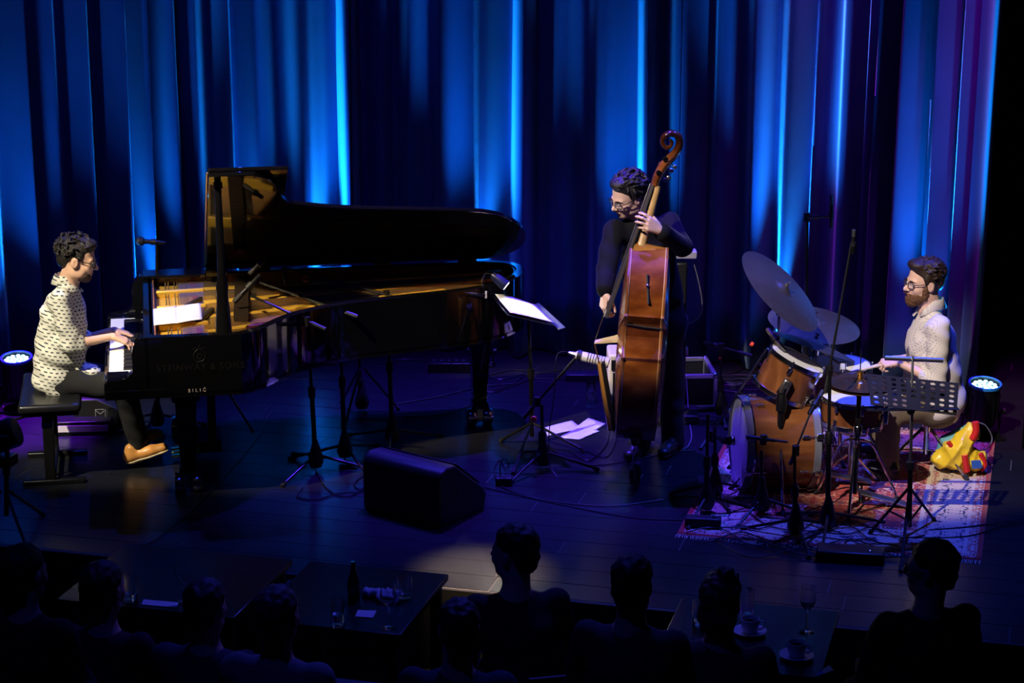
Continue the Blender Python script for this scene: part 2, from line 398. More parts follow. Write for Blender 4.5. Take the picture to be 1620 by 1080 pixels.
SOUND = ramp_mat('soundboard_spruce', [(.2, (.36, .17, .05)), (1, (.50, .27, .09))], .35, (1, 14, 1), 'noise', 6, coat=.3)
MB().prism(inner, .885, .898).build('soundboard', SOUND, piano, False)
PZ = .925                                         # height of the iron plate
plate = MB()
plate.prism([(.27, .03), (.58, .03), (.60, .30), (.58, .70), (.60, 1.1), (.58, 1.47), (.27, 1.47)], PZ, PZ + .016)
hitch_o = [(x, y) for x, y in offset(RIM, .074) if x > .58]
hitch_i = [(x, y) for x, y in offset(RIM, .235) if x > .58]
for i in range(len(hitch_o) - 1):
    plate.prism([hitch_o[i], hitch_o[i + 1], hitch_i[i + 1], hitch_i[i]], PZ - .004, PZ + .014)
plate.build('iron_plate', GOLD, piano, angle=25)
for (a, b, w) in (((.56, .16), (1.00, .34), .05), ((.56, .50), (2.05, .93), .075), ((.56, .86), (2.40, 1.20), .085), ((.56, 1.20), (2.48, 1.38), .085)):
    A, B = Vector((*a, 0)), Vector((*b, 0)); d = (B - A).normalized(); sd = Vector((-d.y, d.x, 0)) * w / 2
    pts = [A - sd, A + sd, B + sd * .8, B - sd * .8]
    MB().prism([(p.x, p.y) for p in pts], PZ + .004, PZ + .046).build('plate_bar', GOLD, piano, bevel=.010)
MB().prism([(.585, .04), (.640, .04), (.640, 1.46), (.585, 1.46)], PZ + .012, PZ + .036).build('agraffe_rail', GOLD, piano, bevel=.004)
for y0 in (.30, .72, 1.12):
    MB().prism([(.28, y0), (.575, y0 + .02), (.575, y0 + .055), (.28, y0 + .035)], PZ + .012, PZ + .060).build('plate_rib', GOLD, piano, bevel=.010)
for x0, y0, y1 in ((.44, .72, .90), (.50, .32, .62)):
    MB().prism([(x0, y0), (x0 + .03, y0), (x0 + .12, y1), (x0 + .09, y1)], PZ + .014, PZ + .07).build('dark_brace', mat('dark_plate_rib', (.025, .018, .010), .4, var=.1), piano, bevel=.006)
pins = MB(); strings = MB()
for i in range(56):
    y = .07 + i * 1.36 / 55
    for k in range(3):
        x = .34 + k * .055 + (.018 if i % 2 else 0)
        pins.lathe([(.0035, PZ + .014), (.0035, PZ + .046), (0, PZ + .047)], 6, Matrix.Translation((x, y, 0)))
bx = [p[0] for p in bent[:40]]; by = [p[1] for p in bent[:40]]
for i in range(150):
    f_ = i / 149; y0 = .06 + 1.36 * f_; ang = R(11) * (1 - .35 * f_); L = .1
    while L < 2.2:
        x = .6 + L * math.cos(ang); y = y0 + L * math.sin(ang)
        if y < np.interp(x, bx, by) + .14 or x > 2.46 or y > SP - .16: break
        L += .02
    strings.tube([(.42, y0, PZ + .040), (.61, y0, PZ + .044), (.6 + L * math.cos(ang), y0 + L * math.sin(ang), PZ + .024)], .0011 if f_ < .7 else .0019, 3, cap=False)
tag(pins.build('tuning_pins', STEEL, piano), kind='stuff')
tag(strings.build('strings', mat('string_wire', (.42, .34, .24), .3, .9, var=.1), piano), kind='stuff')
RFELT = mat('red_felt', (.42, .018, .022), .9, var=.15)
for (y0, y1) in ((.06, .27), (.38, .68), (.80, 1.08), (1.20, 1.44)):
    MB().box((.515, (y0 + y1) / 2, PZ + .030), (.030, y1 - y0, .016)).build('red_felt_strip', RFELT, piano, bevel=.003)
DAMP = mat('damper_wood', (.030, .020, .014), .35, var=.15)
for i in range(58):
    f_ = i / 57; y = .36 + 1.05 * f_
    d = MB(); d.box((.76 + .06 * f_, y, PZ + .062), (.085, .011, .018)); d.box((.76 + .06 * f_, y, PZ + .048), (.08, .010, .010)); d.build('damper', DAMP, piano, False)
# front: key bed, cheeks, name board, fall board
MB().box((.14, .755, .672), (.34, 1.62, .055)).build('key_bed', GLOSS, piano, bevel=.006)
arm = [(-.03, .645), (-.03, .735), (-.015, .755), (.05, .762), (.10, .772), (.128, .80), (.132, .85), (.128, .90), (.140, .955), (.175, .998), (.225, 1.0), (.225, .645)]
MB().prism(arm, -.05, .035, axis='y').build('cheek', GLOSS, piano, angle=30, bevel=.003)
MB().prism(arm, 1.475, SP, axis='y').build('cheek', GLOSS, piano, angle=30, bevel=.003)
for y0, y1 in ((.037, .135), (1.40, 1.473)):
    MB().box((.045, (y0 + y1) / 2, .735), (.13, y1 - y0, .055)).build('key_block', GLOSS, piano, bevel=.006)
MB().box((-.022, .755, .712), (.02, 1.44, .05)).build('key_slip', GLOSS, piano, bevel=.004)
MB().prism([(.165, .755), (.190, .755), (.225, .90), (.225, .93), (.205, .93)], .037, 1.473, axis='y').build('fall_board', GLOSS, piano, bevel=.003)
MB().box((.245, .755, .935), (.025, 1.44, .13)).build('name_board', GLOSS, piano, bevel=.003)
MB().box((.275, .755, .90), (.015, 1.44, .10)).build('front_wood_strip', WOODIN, piano, bevel=.002)
ky0, ky1 = .137, 1.398; kw = (ky1 - ky0) / 52
wk = bpy.data.meshes.new('white_key'); b = MB().box((.07, 0, .742), (.15, kw - .0013, .022)); wk.from_pydata(b.v, [], b.f); wk.materials.append(IVORY)
bk = bpy.data.meshes.new('black_key'); b = MB().prism([(.075, .742), (.077, .760), (.085, .765), (.165, .765), (.165, .742)], -.0052, .0052, axis='y'); bk.from_pydata(b.v, [], b.f); bk.materials.append(EBONY)
# the treble end is at y0: count the keys from the top note (C) downwards
for i in range(52):
    k = bpy.data.objects.new('white_key', wk); COL.objects.link(k); k.parent = piano; k.location = (0, ky0 + (i + .5) * kw, 0)
    if i > 0 and ((51 - i) % 7) in (0, 2, 3, 5, 6) and i < 51:
        q = bpy.data.objects.new('black_key', bk); COL.objects.link(q); q.parent = piano; q.location = (0, ky0 + i * kw, 0)
# lid: the main leaf hinges on the bass side, its front leaf is folded back on top
PHI = R(32)
LM = Matrix.Translation((0, SP, zt + .006)) @ Matrix.Rotation(-PHI, 4, 'X')
_lw = [(1.0, 1.36), (1.06, 1.16), (1.18, 1.09), (1.40, 1.02), (1.77, .96), (2.16, .90), (2.36, .82), (2.50, .66), (2.60, .44), (2.60, .20), (2.50, .05), (2.38, 0)]
lw = spline([Vector((x, -w)) for x, w in _lw], 4)
main = [(.60, 0), (.60, -1.60), (.86, -1.60), (.95, -1.52)] + [(p.x, p.y) for p in lw]
lid = MB().prism(main, 0, .026, LM).build('lid', GLOSS, piano, angle=30, bevel=.004)
MB().prism([(.60, -.01), (1.05, -.01), (1.05, -1.60), (.60, -1.60)], .030, .054, LM).build('lid_front_leaf', GLOSS, piano, bevel=.004)
MB().tube([LM @ Vector((.594, -.02, .03)), LM @ Vector((.594, -1.58, .03))], .007, 8).build('leaf_hinge', BRASS, piano)
for x in (.66, .95, 1.72, 2.28):
    h = MB(); h.tube([(x - .06, SP + .006, zt + .014), (x + .06, SP + .006, zt + .014)], .012, 10); h.box((x, SP - .018, zt + .003), (.11, .035, .004)); h.build('lid_hinge', BRASS, piano)
# a ledge of the case at the bass side in front of the lid
MB().box((.395, 1.47, zt + .012), (.39, .18, .022)).build('case_ledge', GLOSS, piano, bevel=.004)
MB().box((.66, 1.475, zt - .01), (.14, .16, .10)).build('lid_block', GLOSS, piano, bevel=.006)
# lid prop from the treble rim
pa = Vector((.648, .0, zt - .02)); pt = LM @ Vector((.655, -1.46, -.004))
pr = MB(); d = pt - pa
pr.tube([pa, pa + d * .03, pa + d * .17, pa + d * .27, pa + d * .32, pa + d * .40, pa + d], [.050, .048, .040, .032, .036, .024, .020], 12)
pr.build('lid_prop', GLOSS, piano)
pc = MB(); pc.box(pt + Vector((0, 0, .0)), (.05, .03, .02)); pc.tube([pt + Vector((0, 0, -.05)), pt], .008, 8); pc.build('prop_socket', BRASS, piano)
# legs
for (x, y) in ((.42, .20), (.42, 1.34), (2.30, 1.20)):
    lg = MB()
    for (z0, z1, w0, w1) in ((.655, .60, .20, .20), (.60, .56, .17, .15), (.56, .16, .125, .085), (.16, .115, .10, .11)):
        v = [(sx * w / 2 + x, sy * w / 2 + y, z) for z, w in ((z0, w0), (z1, w1)) for sx, sy in ((-1, -1), (1, -1), (1, 1), (-1, 1))]
        lg.add(v, [(0, 1, 2, 3), (7, 6, 5, 4), (0, 4, 5, 1), (1, 5, 6, 2), (2, 6, 7, 3), (3, 7, 4, 0)])
    leg = lg.build('leg', GLOSS, piano, False, bevel=.004)
    cs = MB()
    for sg in (-1, 1):
        cs.lathe([(.0, -.028), (.052, -.028), (.057, -.020), (.057, .020), (.052, .028), (0, .028)], 20, axes((x + sg * .052, y, .058), (0, 0, 1), (0, 1, 0), (-1, 0, 0)))
    cs.box((x, y, .075), (.035, .05, .10)); cs.tube([(x - .07, y, .05), (x + .07, y, .05)], .012, 8)
    cs.build('caster', CHROME, leg)
# pedal lyre
lx = .33
ly = MB(); ly.box((lx + .25, .72, .40), (.05, .035, .50)); ly.box((lx + .25, .86, .40), (.05, .035, .50)); ly.box((lx + .23, .79, .12), (.14, .30, .07)); ly.tube([(lx + .25, .79, .62), (lx + .50, .79, .15)], .008, 8)
lyre = ly.build('pedal_lyre', GLOSS, piano, False, bevel=.005)
for y in (.72, .79, .86):
    MB().prism([(lx, .045), (lx + .08, .050), (lx + .19, .075), (lx + .19, .088), (lx + .08, .064), (lx, .058)], y - .018, y + .018, axis='y').build('pedal', BRASS, lyre, bevel=.003)
# lettering on the treble side of the case
LET = mat('dim_gilt_letter', (.010, .0095, .009), .4, var=.1); LETW = mat('white_gilt_letter', (.62, .56, .42), .4, var=.1)
def side(x, z, y=-.0508): return axes((x, y, z), (1, 0, 0), (0, 0, 1), (0, -1, 0))
text_mesh('side_lettering', 'STEINWAY & SONS', .052, LET, piano, side(.51, .800))
text_mesh('dealer_lettering', 'S I L I Č', .027, LETW, piano, side(.485, .672, -.0515))
em = MB(); M_ = side(.505, .885)
ring = [(.032 * math.sin(a) * (1 + .12 * math.cos(a)), -.036 * math.cos(a), .0005) for a in [R(18 * k - 160) for k in range(19)]]
em.tube(ring, .0022, 5, M_); em.tube([(-.036, .036, .0005), (-.022, .044, .0005), (0, .034, .0005), (.022, .044, .0005), (.036, .036, .0005)], .002, 5, M_)
em.tube([(0, .034, .0005), (0, .062, .0005)], .002, 5, M_); em.box((0, -.040, 0), (.05, .006, .001), M_)
for k in (-1, 0, 1): em.tube([(k * .008, -.03, .0005), (k * .008, .03, .0005)], .001, 4, M_)
em.tube([(.014 * math.cos(R(a)), .014 * math.sin(R(a)) - .006, .0005) for a in range(0, 360, 30)], .0018, 5, M_, closed=True)
em.build('lyre_emblem', LET, piano)
em = MB(); M_ = axes((.485, .0995 - .001, .615), (1, 0, 0), (0, 0, 1), (0, -1, 0))
em.tube([(-.014, -.006, 0), (-.008, .004, 0), (0, -.004, 0), (.008, .004, 0), (.014, -.006, 0)], .003, 6, M_); em.ball((0, .016, 0), .005, 8, 6, M_)
em.build('dealer_emblem', LETW, piano)
# ================================================================== stands, microphones
Z = Vector((0, 0, 1))
def cam_vec(r_, f_, z_): return (_r * r_ + _f * f_ + Z * z_)
def legs3(t, m, h, rad, yaw, r0=.009, foot=True, hub=.02, z_end=.012, flat=False, name='leg'):
    for k in range(3):
        a = yaw + k * 2 * math.pi / 3; c, s = math.cos(a), math.sin(a)
        lg = MB().tube([(hub * c, hub * s, h), (rad * c, rad * s, z_end)], [r0, r0 * .9], 8).build(name, m, t)
        if foot: MB().tube([(rad * .93 * c, rad * .93 * s, z_end + (h - z_end) * .07), (rad * 1.03 * c, rad * 1.03 * s, .008)], [r0 * 1.5, r0 * 1.35], 8).build('rubber_foot', RUBBER, lg)
def stand(name, label, cat, base, top, yaw=0.3, hub=.10, rad=.33, pole_r=.011, m=BLACKM, group=None, lower=.55, booms=(), cone=True, clutch=True, spread=None):
    """upright stand: base and top are world points; booms are (a, b, radius) in world points"""
    base = Vector(base); t = thing(name, label, cat, base, 0, group); tp = Vector(top) - base
    mid = tp * lower
    MB().tube([(0, 0, .03), mid], pole_r * 1.35, 10).build('lower_tube', m, t)
    MB().tube([mid * .98, tp], pole_r * .85, 10).build('upper_tube', m, t)
    if clutch: MB().tube([mid - tp.normalized() * .05, mid, mid + tp.normalized() * .02], [pole_r * 1.9, pole_r * 2.1, pole_r * 1.5], 12).build('height_clutch', BLACKP, t)
    if cone: MB().lathe([(.0, .02), (.035, .03), (.048, .06), (.042, .10), (.022, .17), (.012, .20), (0, .2)], 14).build('base_cone', BLACKP, t)
    legs3(t, m, hub, rad, yaw)
    for (a, b, r_) in booms:
        a, b = Vector(a) - base, Vector(b) - base; d = (b - a).normalized()
        bo = MB().tube([a, b], r_, 8).build('boom_arm', m, t)
        MB().tube([a, a + d * .09], r_ * 1.7, 8).build('boom_grip', BLACKP, bo)
        # pivot where the boom is nearest the pole's top
        k = max(0, min(1, (tp - a).dot(b - a) / (b - a).length_squared)); q = a + (b - a) * k
        MB().tube([q - Vector((0, 0, .03)), q + Vector((0, 0, .025))], .020, 10).build('boom_clutch', BLACKP, t)
    return t
def mic(name, label, a, b, r_=.011, body=BLACKM, grille=None, group=None, ball=0.0, clip=True, ring=None):
    """microphone from its tail a to its nose b (world points)"""
    a, b = Vector(a), Vector(b); L = (b - a).length; t = thing(name, label, 'microphone', a, 0, group); M = along((0, 0, 0), b - a)
    g = grille or mat('mic_mesh', (.05, .05, .055), .45, .6, var=.3, vscale=200, bump=.4, bscale=300)
    if ball:
        MB().lathe([(0, 0), (r_ * .7, 0), (r_ * .8, .01), (r_ * 1.25, L - ball * 1.6), (r_ * 1.25, L - ball * 1.5), (0, L - ball * 1.5)], 14, M).build('body', body, t)
        MB().ball((0, 0, L - ball * .8), (ball, ball, ball), 16, 12, M).build('grille', g, t)
        MB().lathe([(ball * 1.0, L - ball * .9), (ball * 1.05, L - ball * .8), (ball, L - ball * .7)], 16, M).build('grille_band', BLACKM, t)
    else:
        MB().lathe([(0, 0), (r_ * .75, 0), (r_, .008), (r_, L * .72), (0, L * .72)], 14, M).build('body', body, t)
        MB().lathe([(0, L * .72), (r_ * 1.02, L * .725), (r_ * 1.02, L * .985), (r_ * .8, L), (0, L)], 14, M).build('grille', g, t)
    if clip: MB().tube([M @ Vector((0, 0, L * .32)), M @ Vector((0, 0, L * .50))], r_ * 1.5, 12).build('clip', BLACKP, t)
    return t
def cable(label, pts, r_=.0035, m=CABLE, group=None, k=8, name='cable'):
    P_ = spline([Vector(p) for p in pts], k); o0 = P_[0].copy()
    o = MB().tube([p - o0 for p in P_], r_, 6).build(name, m, None); o.location = o0
    return tag(o, label, 'cable', group)

# ================================================================== rug
def rug_material():
    m = bpy.data.materials.new('persian_rug'); m.use_nodes = True; nt = m.node_tree; N = nt.nodes; Lk = nt.links; b = N['Principled BSDF']
    b.inputs['Roughness'].default_value = .95; b.inputs['Sheen Weight'].default_value = .15; b.inputs['Specular IOR Level'].default_value = .1
    tc = N.new('ShaderNodeTexCoord'); sx = N.new('ShaderNodeSeparateXYZ'); Lk.new(tc.outputs['Object'], sx.inputs[0])
    def math_(op, a, c=None, d=None):
        n = N.new('ShaderNodeMath'); n.operation = op
        for i, v in enumerate((a, c, d)):
            if v is None: continue
            if isinstance(v, (int, float)): n.inputs[i].default_value = v
            else: Lk.new(v, n.inputs[i])
        return n.outputs[0]
    hx, hy = RUGW / 2, RUGL / 2
    ex = math_('SUBTRACT', hx, math_('ABSOLUTE', sx.outputs[0])); ey = math_('SUBTRACT', hy, math_('ABSOLUTE', sx.outputs[1]))
    e = math_('MINIMUM', ex, ey)
    def noise_ramp(scale, cols, dist=1.2, det=2.5):
        # mirrored coordinates make the motifs repeat like a woven pattern
        v = N.new('ShaderNodeCombineXYZ')
        Lk.new(math_('PINGPONG', sx.outputs[0], .16), v.inputs[0]); Lk.new(math_('PINGPONG', sx.outputs[1], .19), v.inputs[1])
        n = N.new('ShaderNodeTexNoise'); n.inputs['Scale'].default_value = scale; n.inputs['Detail'].default_value = det; n.inputs['Distortion'].default_value = dist
        Lk.new(v.outputs[0], n.inputs['Vector'])
        r_ = N.new('ShaderNodeValToRGB'); r_.color_ramp.interpolation = 'CONSTANT'; el = r_.color_ramp.elements
        el[0].position = 0; el[0].color = (*cols[0][1], 1); el[1].position = cols[1][0]; el[1].color = (*cols[1][1], 1)
        for p, c in cols[2:]: q = el.new(p); q.color = (*c, 1)
        Lk.new(n.outputs['Fac'], r_.inputs['Fac']); return r_.outputs['Color']
    RED, CRM, NVY, ORG, PNK = (.36, .035, .025), (.50, .40, .28), (.035, .035, .075), (.46, .17, .06), (.50, .20, .16)
    field = noise_ramp(15, [(0, CRM), (.40, RED), (.47, NVY), (.50, RED), (.58, CRM), (.63, ORG), (.70, RED)])
    bord = noise_ramp(17, [(0, NVY), (.40, CRM), (.55, PNK), (.60, NVY), (.67, CRM)])
    thin = noise_ramp(40, [(0, RED), (.42, CRM), (.55, NVY), (.60, RED)], .3)
    def mix(cond, a, c):
        n = N.new('ShaderNodeMix'); n.data_type = 'RGBA'; Lk.new(cond, n.inputs['Factor'])
        for s_, v in ((6, a), (7, c)):
            if isinstance(v, tuple): n.inputs[s_].default_value = (*v, 1)
            else: Lk.new(v, n.inputs[s_])
        return n.outputs[2]
    col = mix(math_('GREATER_THAN', e, .36), bord, field)
    for lo, hi, c in ((.34, .365, CRM), (.30, .34, thin), (.275, .30, CRM), (.085, .105, CRM), (.03, .085, thin), (-1, .03, RED)):
        k = math_('MULTIPLY', math_('GREATER_THAN', e, lo), math_('LESS_THAN', e, hi)); col = mix(k, col, c)
    Lk.new(col, b.inputs['Base Color'])
    w = N.new('ShaderNodeTexNoise'); w.inputs['Scale'].default_value = 260; Lk.new(tc.outputs['Object'], w.inputs['Vector'])
    bp = N.new('ShaderNodeBump'); bp.inputs['Strength'].default_value = .35; bp.inputs['Distance'].default_value = .004; Lk.new(w.outputs['Fac'], bp.inputs['Height']); Lk.new(bp.outputs[0], b.inputs['Normal'])
    return m
rx0, rx1, ry0, ry1 = -1.83, -.19, 10.70, 12.95
RUGW, RUGL = rx1 - rx0, ry1 - ry0
rug = thing('rug', 'red and cream patterned oriental rug under the drum kit', 'rug', ((rx0 + rx1) / 2, (ry0 + ry1) / 2, 0))
b = MB(); n = 34
for j in range(n + 1):
    for i in range(n + 1):
        x = -RUGW / 2 + RUGW * i / n; y = -RUGL / 2 + RUGL * j / n
        b.v.append((x, y, .008 + .0015 * math.sin(x * 7 + y * 3)))
for j in range(n):
    for i in range(n): a = j * (n + 1) + i; b.f.append((a, a + 1, a + n + 2, a + n + 1))
o = b.build('carpet', rug_material(), rug); md = o.modifiers.new('thickness', 'SOLIDIFY'); md.thickness = .006; md.offset = -1
fr = MB()
for i in range(160):
    x = -RUGW / 2 + RUGW * (i + .5) / 160
    for sg in (-1, 1): fr.tube([(x, sg * RUGL / 2, .006), (x + rng.uniform(-.008, .008), sg * (RUGL / 2 + .05), .003)], [.0022, .0016], 4)
tag(fr.build('fringe', mat('rug_fringe', (.52, .46, .36), .95, var=.1), rug), kind='stuff')

# ================================================================== drums
WALNUT = ramp_mat('walnut_shell', [(.15, (.065, .020, .007)), (.5, (.15, .050, .015)), (.85, (.25, .098, .032))], .28, (2, 2, 14), 'noise', 2.2, coat=.5)
WALNUT_T = ramp_mat('walnut_shell_upright', [(.15, (.055, .017, .006)), (.5, (.15, .050, .015)), (.80, (.30, .120, .040))], .28, (9, 9, .6), 'noise', 1.6, coat=.5)
COATED = mat('coated_drum_head', (.74, .74, .74), .6, var=.04, vscale=30)
def drum(name, label, center, normal, radius, depth, lugs=6, m=None, bd=False, spin=0.0, head=COATED):
    """center: middle of the top (batter) rim; the shell hangs below it along -normal"""
    t = thing(name, label, 'drum', center); nz = Vector(normal).normalized()
    M = (nz.to_track_quat('Z', 'Y').to_matrix().to_4x4()) @ Matrix.Rotation(spin, 4, 'Z'); rr = radius
    MB().lathe([(rr * .97, -.012), (rr, -.018), (rr, -depth + .018), (rr * .97, -depth + .012)], 56, M).build('shell', m or WALNUT_T, t)
    hw = .042 if bd else .022
    for nm, z0 in (('top_hoop', -.004), ('bottom_hoop', -depth + hw - .008)):
        mt = mat('grey_wood_hoop', (.12, .12, .15), .3, var=.1, coat=.3) if bd else CHROME
        MB().lathe([(rr + .006, z0 - hw), (rr + .010, z0 - hw + .003), (rr + .010, z0 + .004), (rr + .004, z0 + .007), (rr + .001, z0 + .003), (rr + .001, z0 - hw)], 56, M, closed=True).build(nm, mt, t)
        if bd: MB().lathe([(rr + .011, z0 - hw + .002), (rr + .0135, z0 - hw + .002), (rr + .0135, z0 - hw + .010), (rr + .011, z0 - hw + .010)], 56, M, closed=True).build('hoop_inlay', CHROME, t)
    MB().lathe([(0, -.008), (rr * .99, -.008), (rr * .99, -.011), (0, -.011)], 56, M).build('batter_head', head, t)
    MB().lathe([(0, -depth + .009), (rr * .99, -depth + .009), (rr * .99, -depth + .006), (0, -depth + .006)], 56, M).build('resonant_head', head, t)
    for k in range(lugs):
        a = 2 * math.pi * (k + .5) / lugs; rot = Matrix.Rotation(a, 4, 'Z')
        for z, sg in ((-depth * .22, 1), (-depth * .78, -1)):
            lg = MB().box((rr + .010, 0, z), (.018, .020, .045), M @ rot).build('lug', CHROME, t, bevel=.004)
            MB().tube([M @ rot @ Vector((rr + .014, 0, z)), M @ rot @ Vector((rr + .014, 0, 0.004 if sg > 0 else -depth - .004))], .0032, 6).build('tension_rod', CHROME, lg)
            if bd:
                MB().box((rr + .018, 0, -.012 if sg > 0 else -depth + .012), (.022, .035, .045), M @ rot).build('claw_hook', CHROME, lg, bevel=.004)
            else:
                MB().tube([M @ rot @ Vector((rr + .014, 0, .004 if sg > 0 else -depth - .010)), M @ rot @ Vector((rr + .014, 0, .011 if sg > 0 else -depth - .003))], .006, 8).build('tension_nut', CHROME, lg)
    return t, M
# bass drum lying on its side, front head towards the double bass
bdD = 11.58; bd_dir = cam_vec(-.99, -.10, .02).normalized()
bd_front = WD(1168, 694, bdD)
bd_front.z = .292
bass_drum, BM = drum('bass_drum', 'walnut bass drum with grey hoops lying on its side on the rug', bd_front, bd_dir, .262, .43, 8, WALNUT, True, head=COATED)
for sg in (-1, 1):
    sdv = Vector((-bd_dir.y, bd_dir.x, 0)).normalized() * sg; p0 = bd_dir * -.10 + sdv * .245 + Z * -.09; p1 = bd_dir * -.02 + sdv * .36 + Z * -.284
    sp = MB().tube([p0, p1], .007, 8).build('spur', CHROME, bass_drum); MB().tube([p1 + (p0 - p1) * .12, p1 + Z * .002], [.010, .010], 8).build('rubber_foot', RUBBER, sp)
# rack tom
tomD = 11.62; tom_c = WD(1262, 567, tomD); tom_n = cam_vec(.42, -.03, .905)
tom, TM = drum('rack_tom', 'small walnut tom drum tilted on a black floor stand', tom_c, tom_n, .166, .225, 6, None, False, .3)
side_dir = cam_vec(-.25, -.95, -.12).normalized(); bk_p = -tom_n.normalized() * .10 + side_dir * .172
br = MB(); br.box(bk_p + side_dir * .02, (.05, .05, .085), None, tom_n.to_track_quat('Z', 'Y').to_matrix()); br.build('tom_mount', STEEL, tom, bevel=.008)
# floor tom behind
ftD = 12.22; ft_c = WD(1330, 574, ftD)
ftom, FM = drum('floor_tom', 'walnut floor tom with white head behind the rack tom', ft_c, cam_vec(.03, -.06, 1), .182, .36, 6, None, False, .1)
for k in range(3):
    a = k * 2 * math.pi / 3 + .5; c, s = math.cos(a) * .198, math.sin(a) * .198
    lg = MB().tube([(c, s, -.10), (c, s, -.38), (c * 1.1, s * 1.1, -.46), (c * 1.12, s * 1.12, -ft_c.z + .012)], .006, 8).build('leg', CHROME, ftom); MB().tube([(c * 1.12, s * 1.12, -ft_c.z + .04), (c * 1.12, s * 1.12, -ft_c.z + .008)], .011, 8).build('rubber_foot', RUBBER, lg)
# snare under the hi-hat
snD = 11.56; sn_c = WD(1350, 627, snD)
snare, SM_ = drum('snare_drum', 'walnut snare drum on a chrome stand below the hi-hat cymbals', sn_c, cam_vec(.06, -.03, 1), .180, .155, 8, None, False, .2)
MB().box((SM_ @ Matrix.Rotation(-1.6, 4, 'Z') @ Vector((.195, 0, -.08))), (.03, .03, .11)).build('snare_strainer', CHROME, snare, bevel=.004)
b0 = Vector((sn_c.x, sn_c.y, 0))
st_ = thing('snare_stand', 'chrome three-armed stand holding the snare drum', 'stand', b0)
MB().tube([(0, 0, .10), (0, 0, sn_c.z - .24)], .013, 10).build('pole', CHROME, st_)
legs3(st_, CHROME, .22, .24, .9, .008)
for k in range(3):
    a = k * 2 * math.pi / 3 + 1.1; c, s = math.cos(a), math.sin(a)
    MB().tube([(0, 0, sn_c.z - .24), (.17 * c, .17 * s, sn_c.z - .185), (.197 * c, .197 * s, sn_c.z - .13)], .007, 8).build('basket_arm', CHROME, st_)
# ------------------------------------------------------------------ cymbals
BRONZE = mat('dark_bronze_cymbal', (.22, .185, .155), .32, .85, var=.25, vscale=12, bump=.05, bscale=60)
BRONZE2 = mat('hat_bronze', (.42, .24, .09), .26, .95, var=.2, vscale=14, bump=.04, bscale=70)
def cymbal(label, c, nrm, radius, m=BRONZE, group=None, name='cymbal', flip=False):
    t = thing(name, label, 'cymbal', c, 0, group); M = Vector(nrm).normalized().to_track_quat('Z', 'Y').to_matrix().to_4x4()
    if flip: M = M @ Matrix.Diagonal((1, 1, -1, 1))
    R_ = radius; pr = []
    for k in range(25):
        u = k / 24; r_ = R_ * u; bell = .020 * max(0, 1 - (u / .2) ** 2) if u < .2 else 0
        pr.append((max(r_, .004), -.030 * u ** 1.7 + bell + .0008 * math.sin(u * 95)))
    MB().lathe(pr + [(r_, z - .0016) for r_, z in pr[::-1]], 72, M, closed=True).build('plate', m, t, angle=60)
    MB().lathe([(0, .016), (.011, .016), (.011, .032), (0, .032)], 12, M).build('felt', mat('felt', (.06, .055, .05), .95, var=.2), t)
    w = MB(); w.tube([M @ Vector((0, 0, .03)), M @ Vector((0, 0, .055))], .004, 8); w.box((0, 0, .045), (.035, .006, .012), M); w.build('wing_nut', CHROME, t)
    return t
ride_c = WD(1240, 455, 11.62); ride_n = cam_vec(.64, -.27, .72)
cymbal('large dark ride cymbal steeply tilted over the rack tom', ride_c, ride_n, .298)
cr_c = WD(1289, 506, 12.25); cr_n = cam_vec(.13, -.16, .97)
cymbal('dark crash cymbal lying nearly level behind the ride cymbal', cr_c, cr_n, .282)
th_c = WD(1289, 540, 11.85); th_n = cam_vec(.33, .14, .93)
cymbal('thin cymbal seen almost edge-on above the floor tom', th_c, th_n, .262)
hhD = 11.28; hh_c = WD(1360, 606, hhD)
cymbal('upper bronze hi-hat cymbal beside the perforated music stand', hh_c + Z * .012, (0.02, -.02, 1), .180, BRONZE2, None, 'hi_hat_cymbal')
cymbal('lower bronze hi-hat cymbal facing up under its twin', hh_c - Z * .030, (0.02, -.02, 1), .180, BRONZE2, None, 'hi_hat_cymbal', True)
def cym_stand(label, top, nrm, base, yaw, hub=.45, rad=.34, m=CHROME, pm=None):
    top = Vector(top); base = Vector(base); t = thing('cymbal_stand', label, 'stand', base); tp = top - base; n_ = Vector(nrm).normalized()
    el = Vector((0, 0, tp.z - .16)) if Vector((tp.x, tp.y, 0)).length < .05 else Vector((0, 0, tp.z * .80))
    MB().tube([(0, 0, .12), (0, 0, el.z * .55)], .014, 10).build('lower_tube', pm or m, t)
    MB().tube([(0, 0, el.z * .55), el], .010, 10).build('upper_tube', pm or m, t)
    MB().tube([el, tp - n_ * .03], .007, 8).build('boom_arm', m, t); MB().tube([tp - n_ * .06, tp + n_ * .05], .004, 8).build('tilter_rod', m, t)
    MB().lathe([(0, -.03), (.022, -.03), (.026, 0), (.022, .03), (0, .03)], 12, Matrix.Translation((0, 0, el.z * .55))).build('memory_lock', STEEL, t)
    MB().box(el, (.04, .03, .05)).build('tilter', m, t, bevel=.006)
    legs3(t, m, hub, rad, yaw, .008)
    for k in range(3):
        a = yaw + k * 2 * math.pi / 3; MB().tube([(0, 0, .16), (rad * .55 * math.cos(a), rad * .55 * math.sin(a), hub * .47)], .005, 6).build('leg_brace', m, t)
    return t
cym_stand('chrome stand carrying the tilted ride cymbal', ride_c, ride_n, WD(1231, 560, 12.02) * Vector((1, 1, 0)), .4)
cym_stand('chrome stand carrying the level crash cymbal', cr_c, cr_n, Vector((cr_c.x + .02, cr_c.y + .02, 0)), 1.2)
cym_stand('chrome stand carrying the thin edge-on cymbal', th_c, th_n, Vector((th_c.x + .16, th_c.y + .10, 0)), .1)
hb = Vector((hh_c.x, hh_c.y, 0)); hs = thing('hi_hat_stand', 'chrome hi-hat stand with pull rod, arched legs and pedal', 'stand', hb)
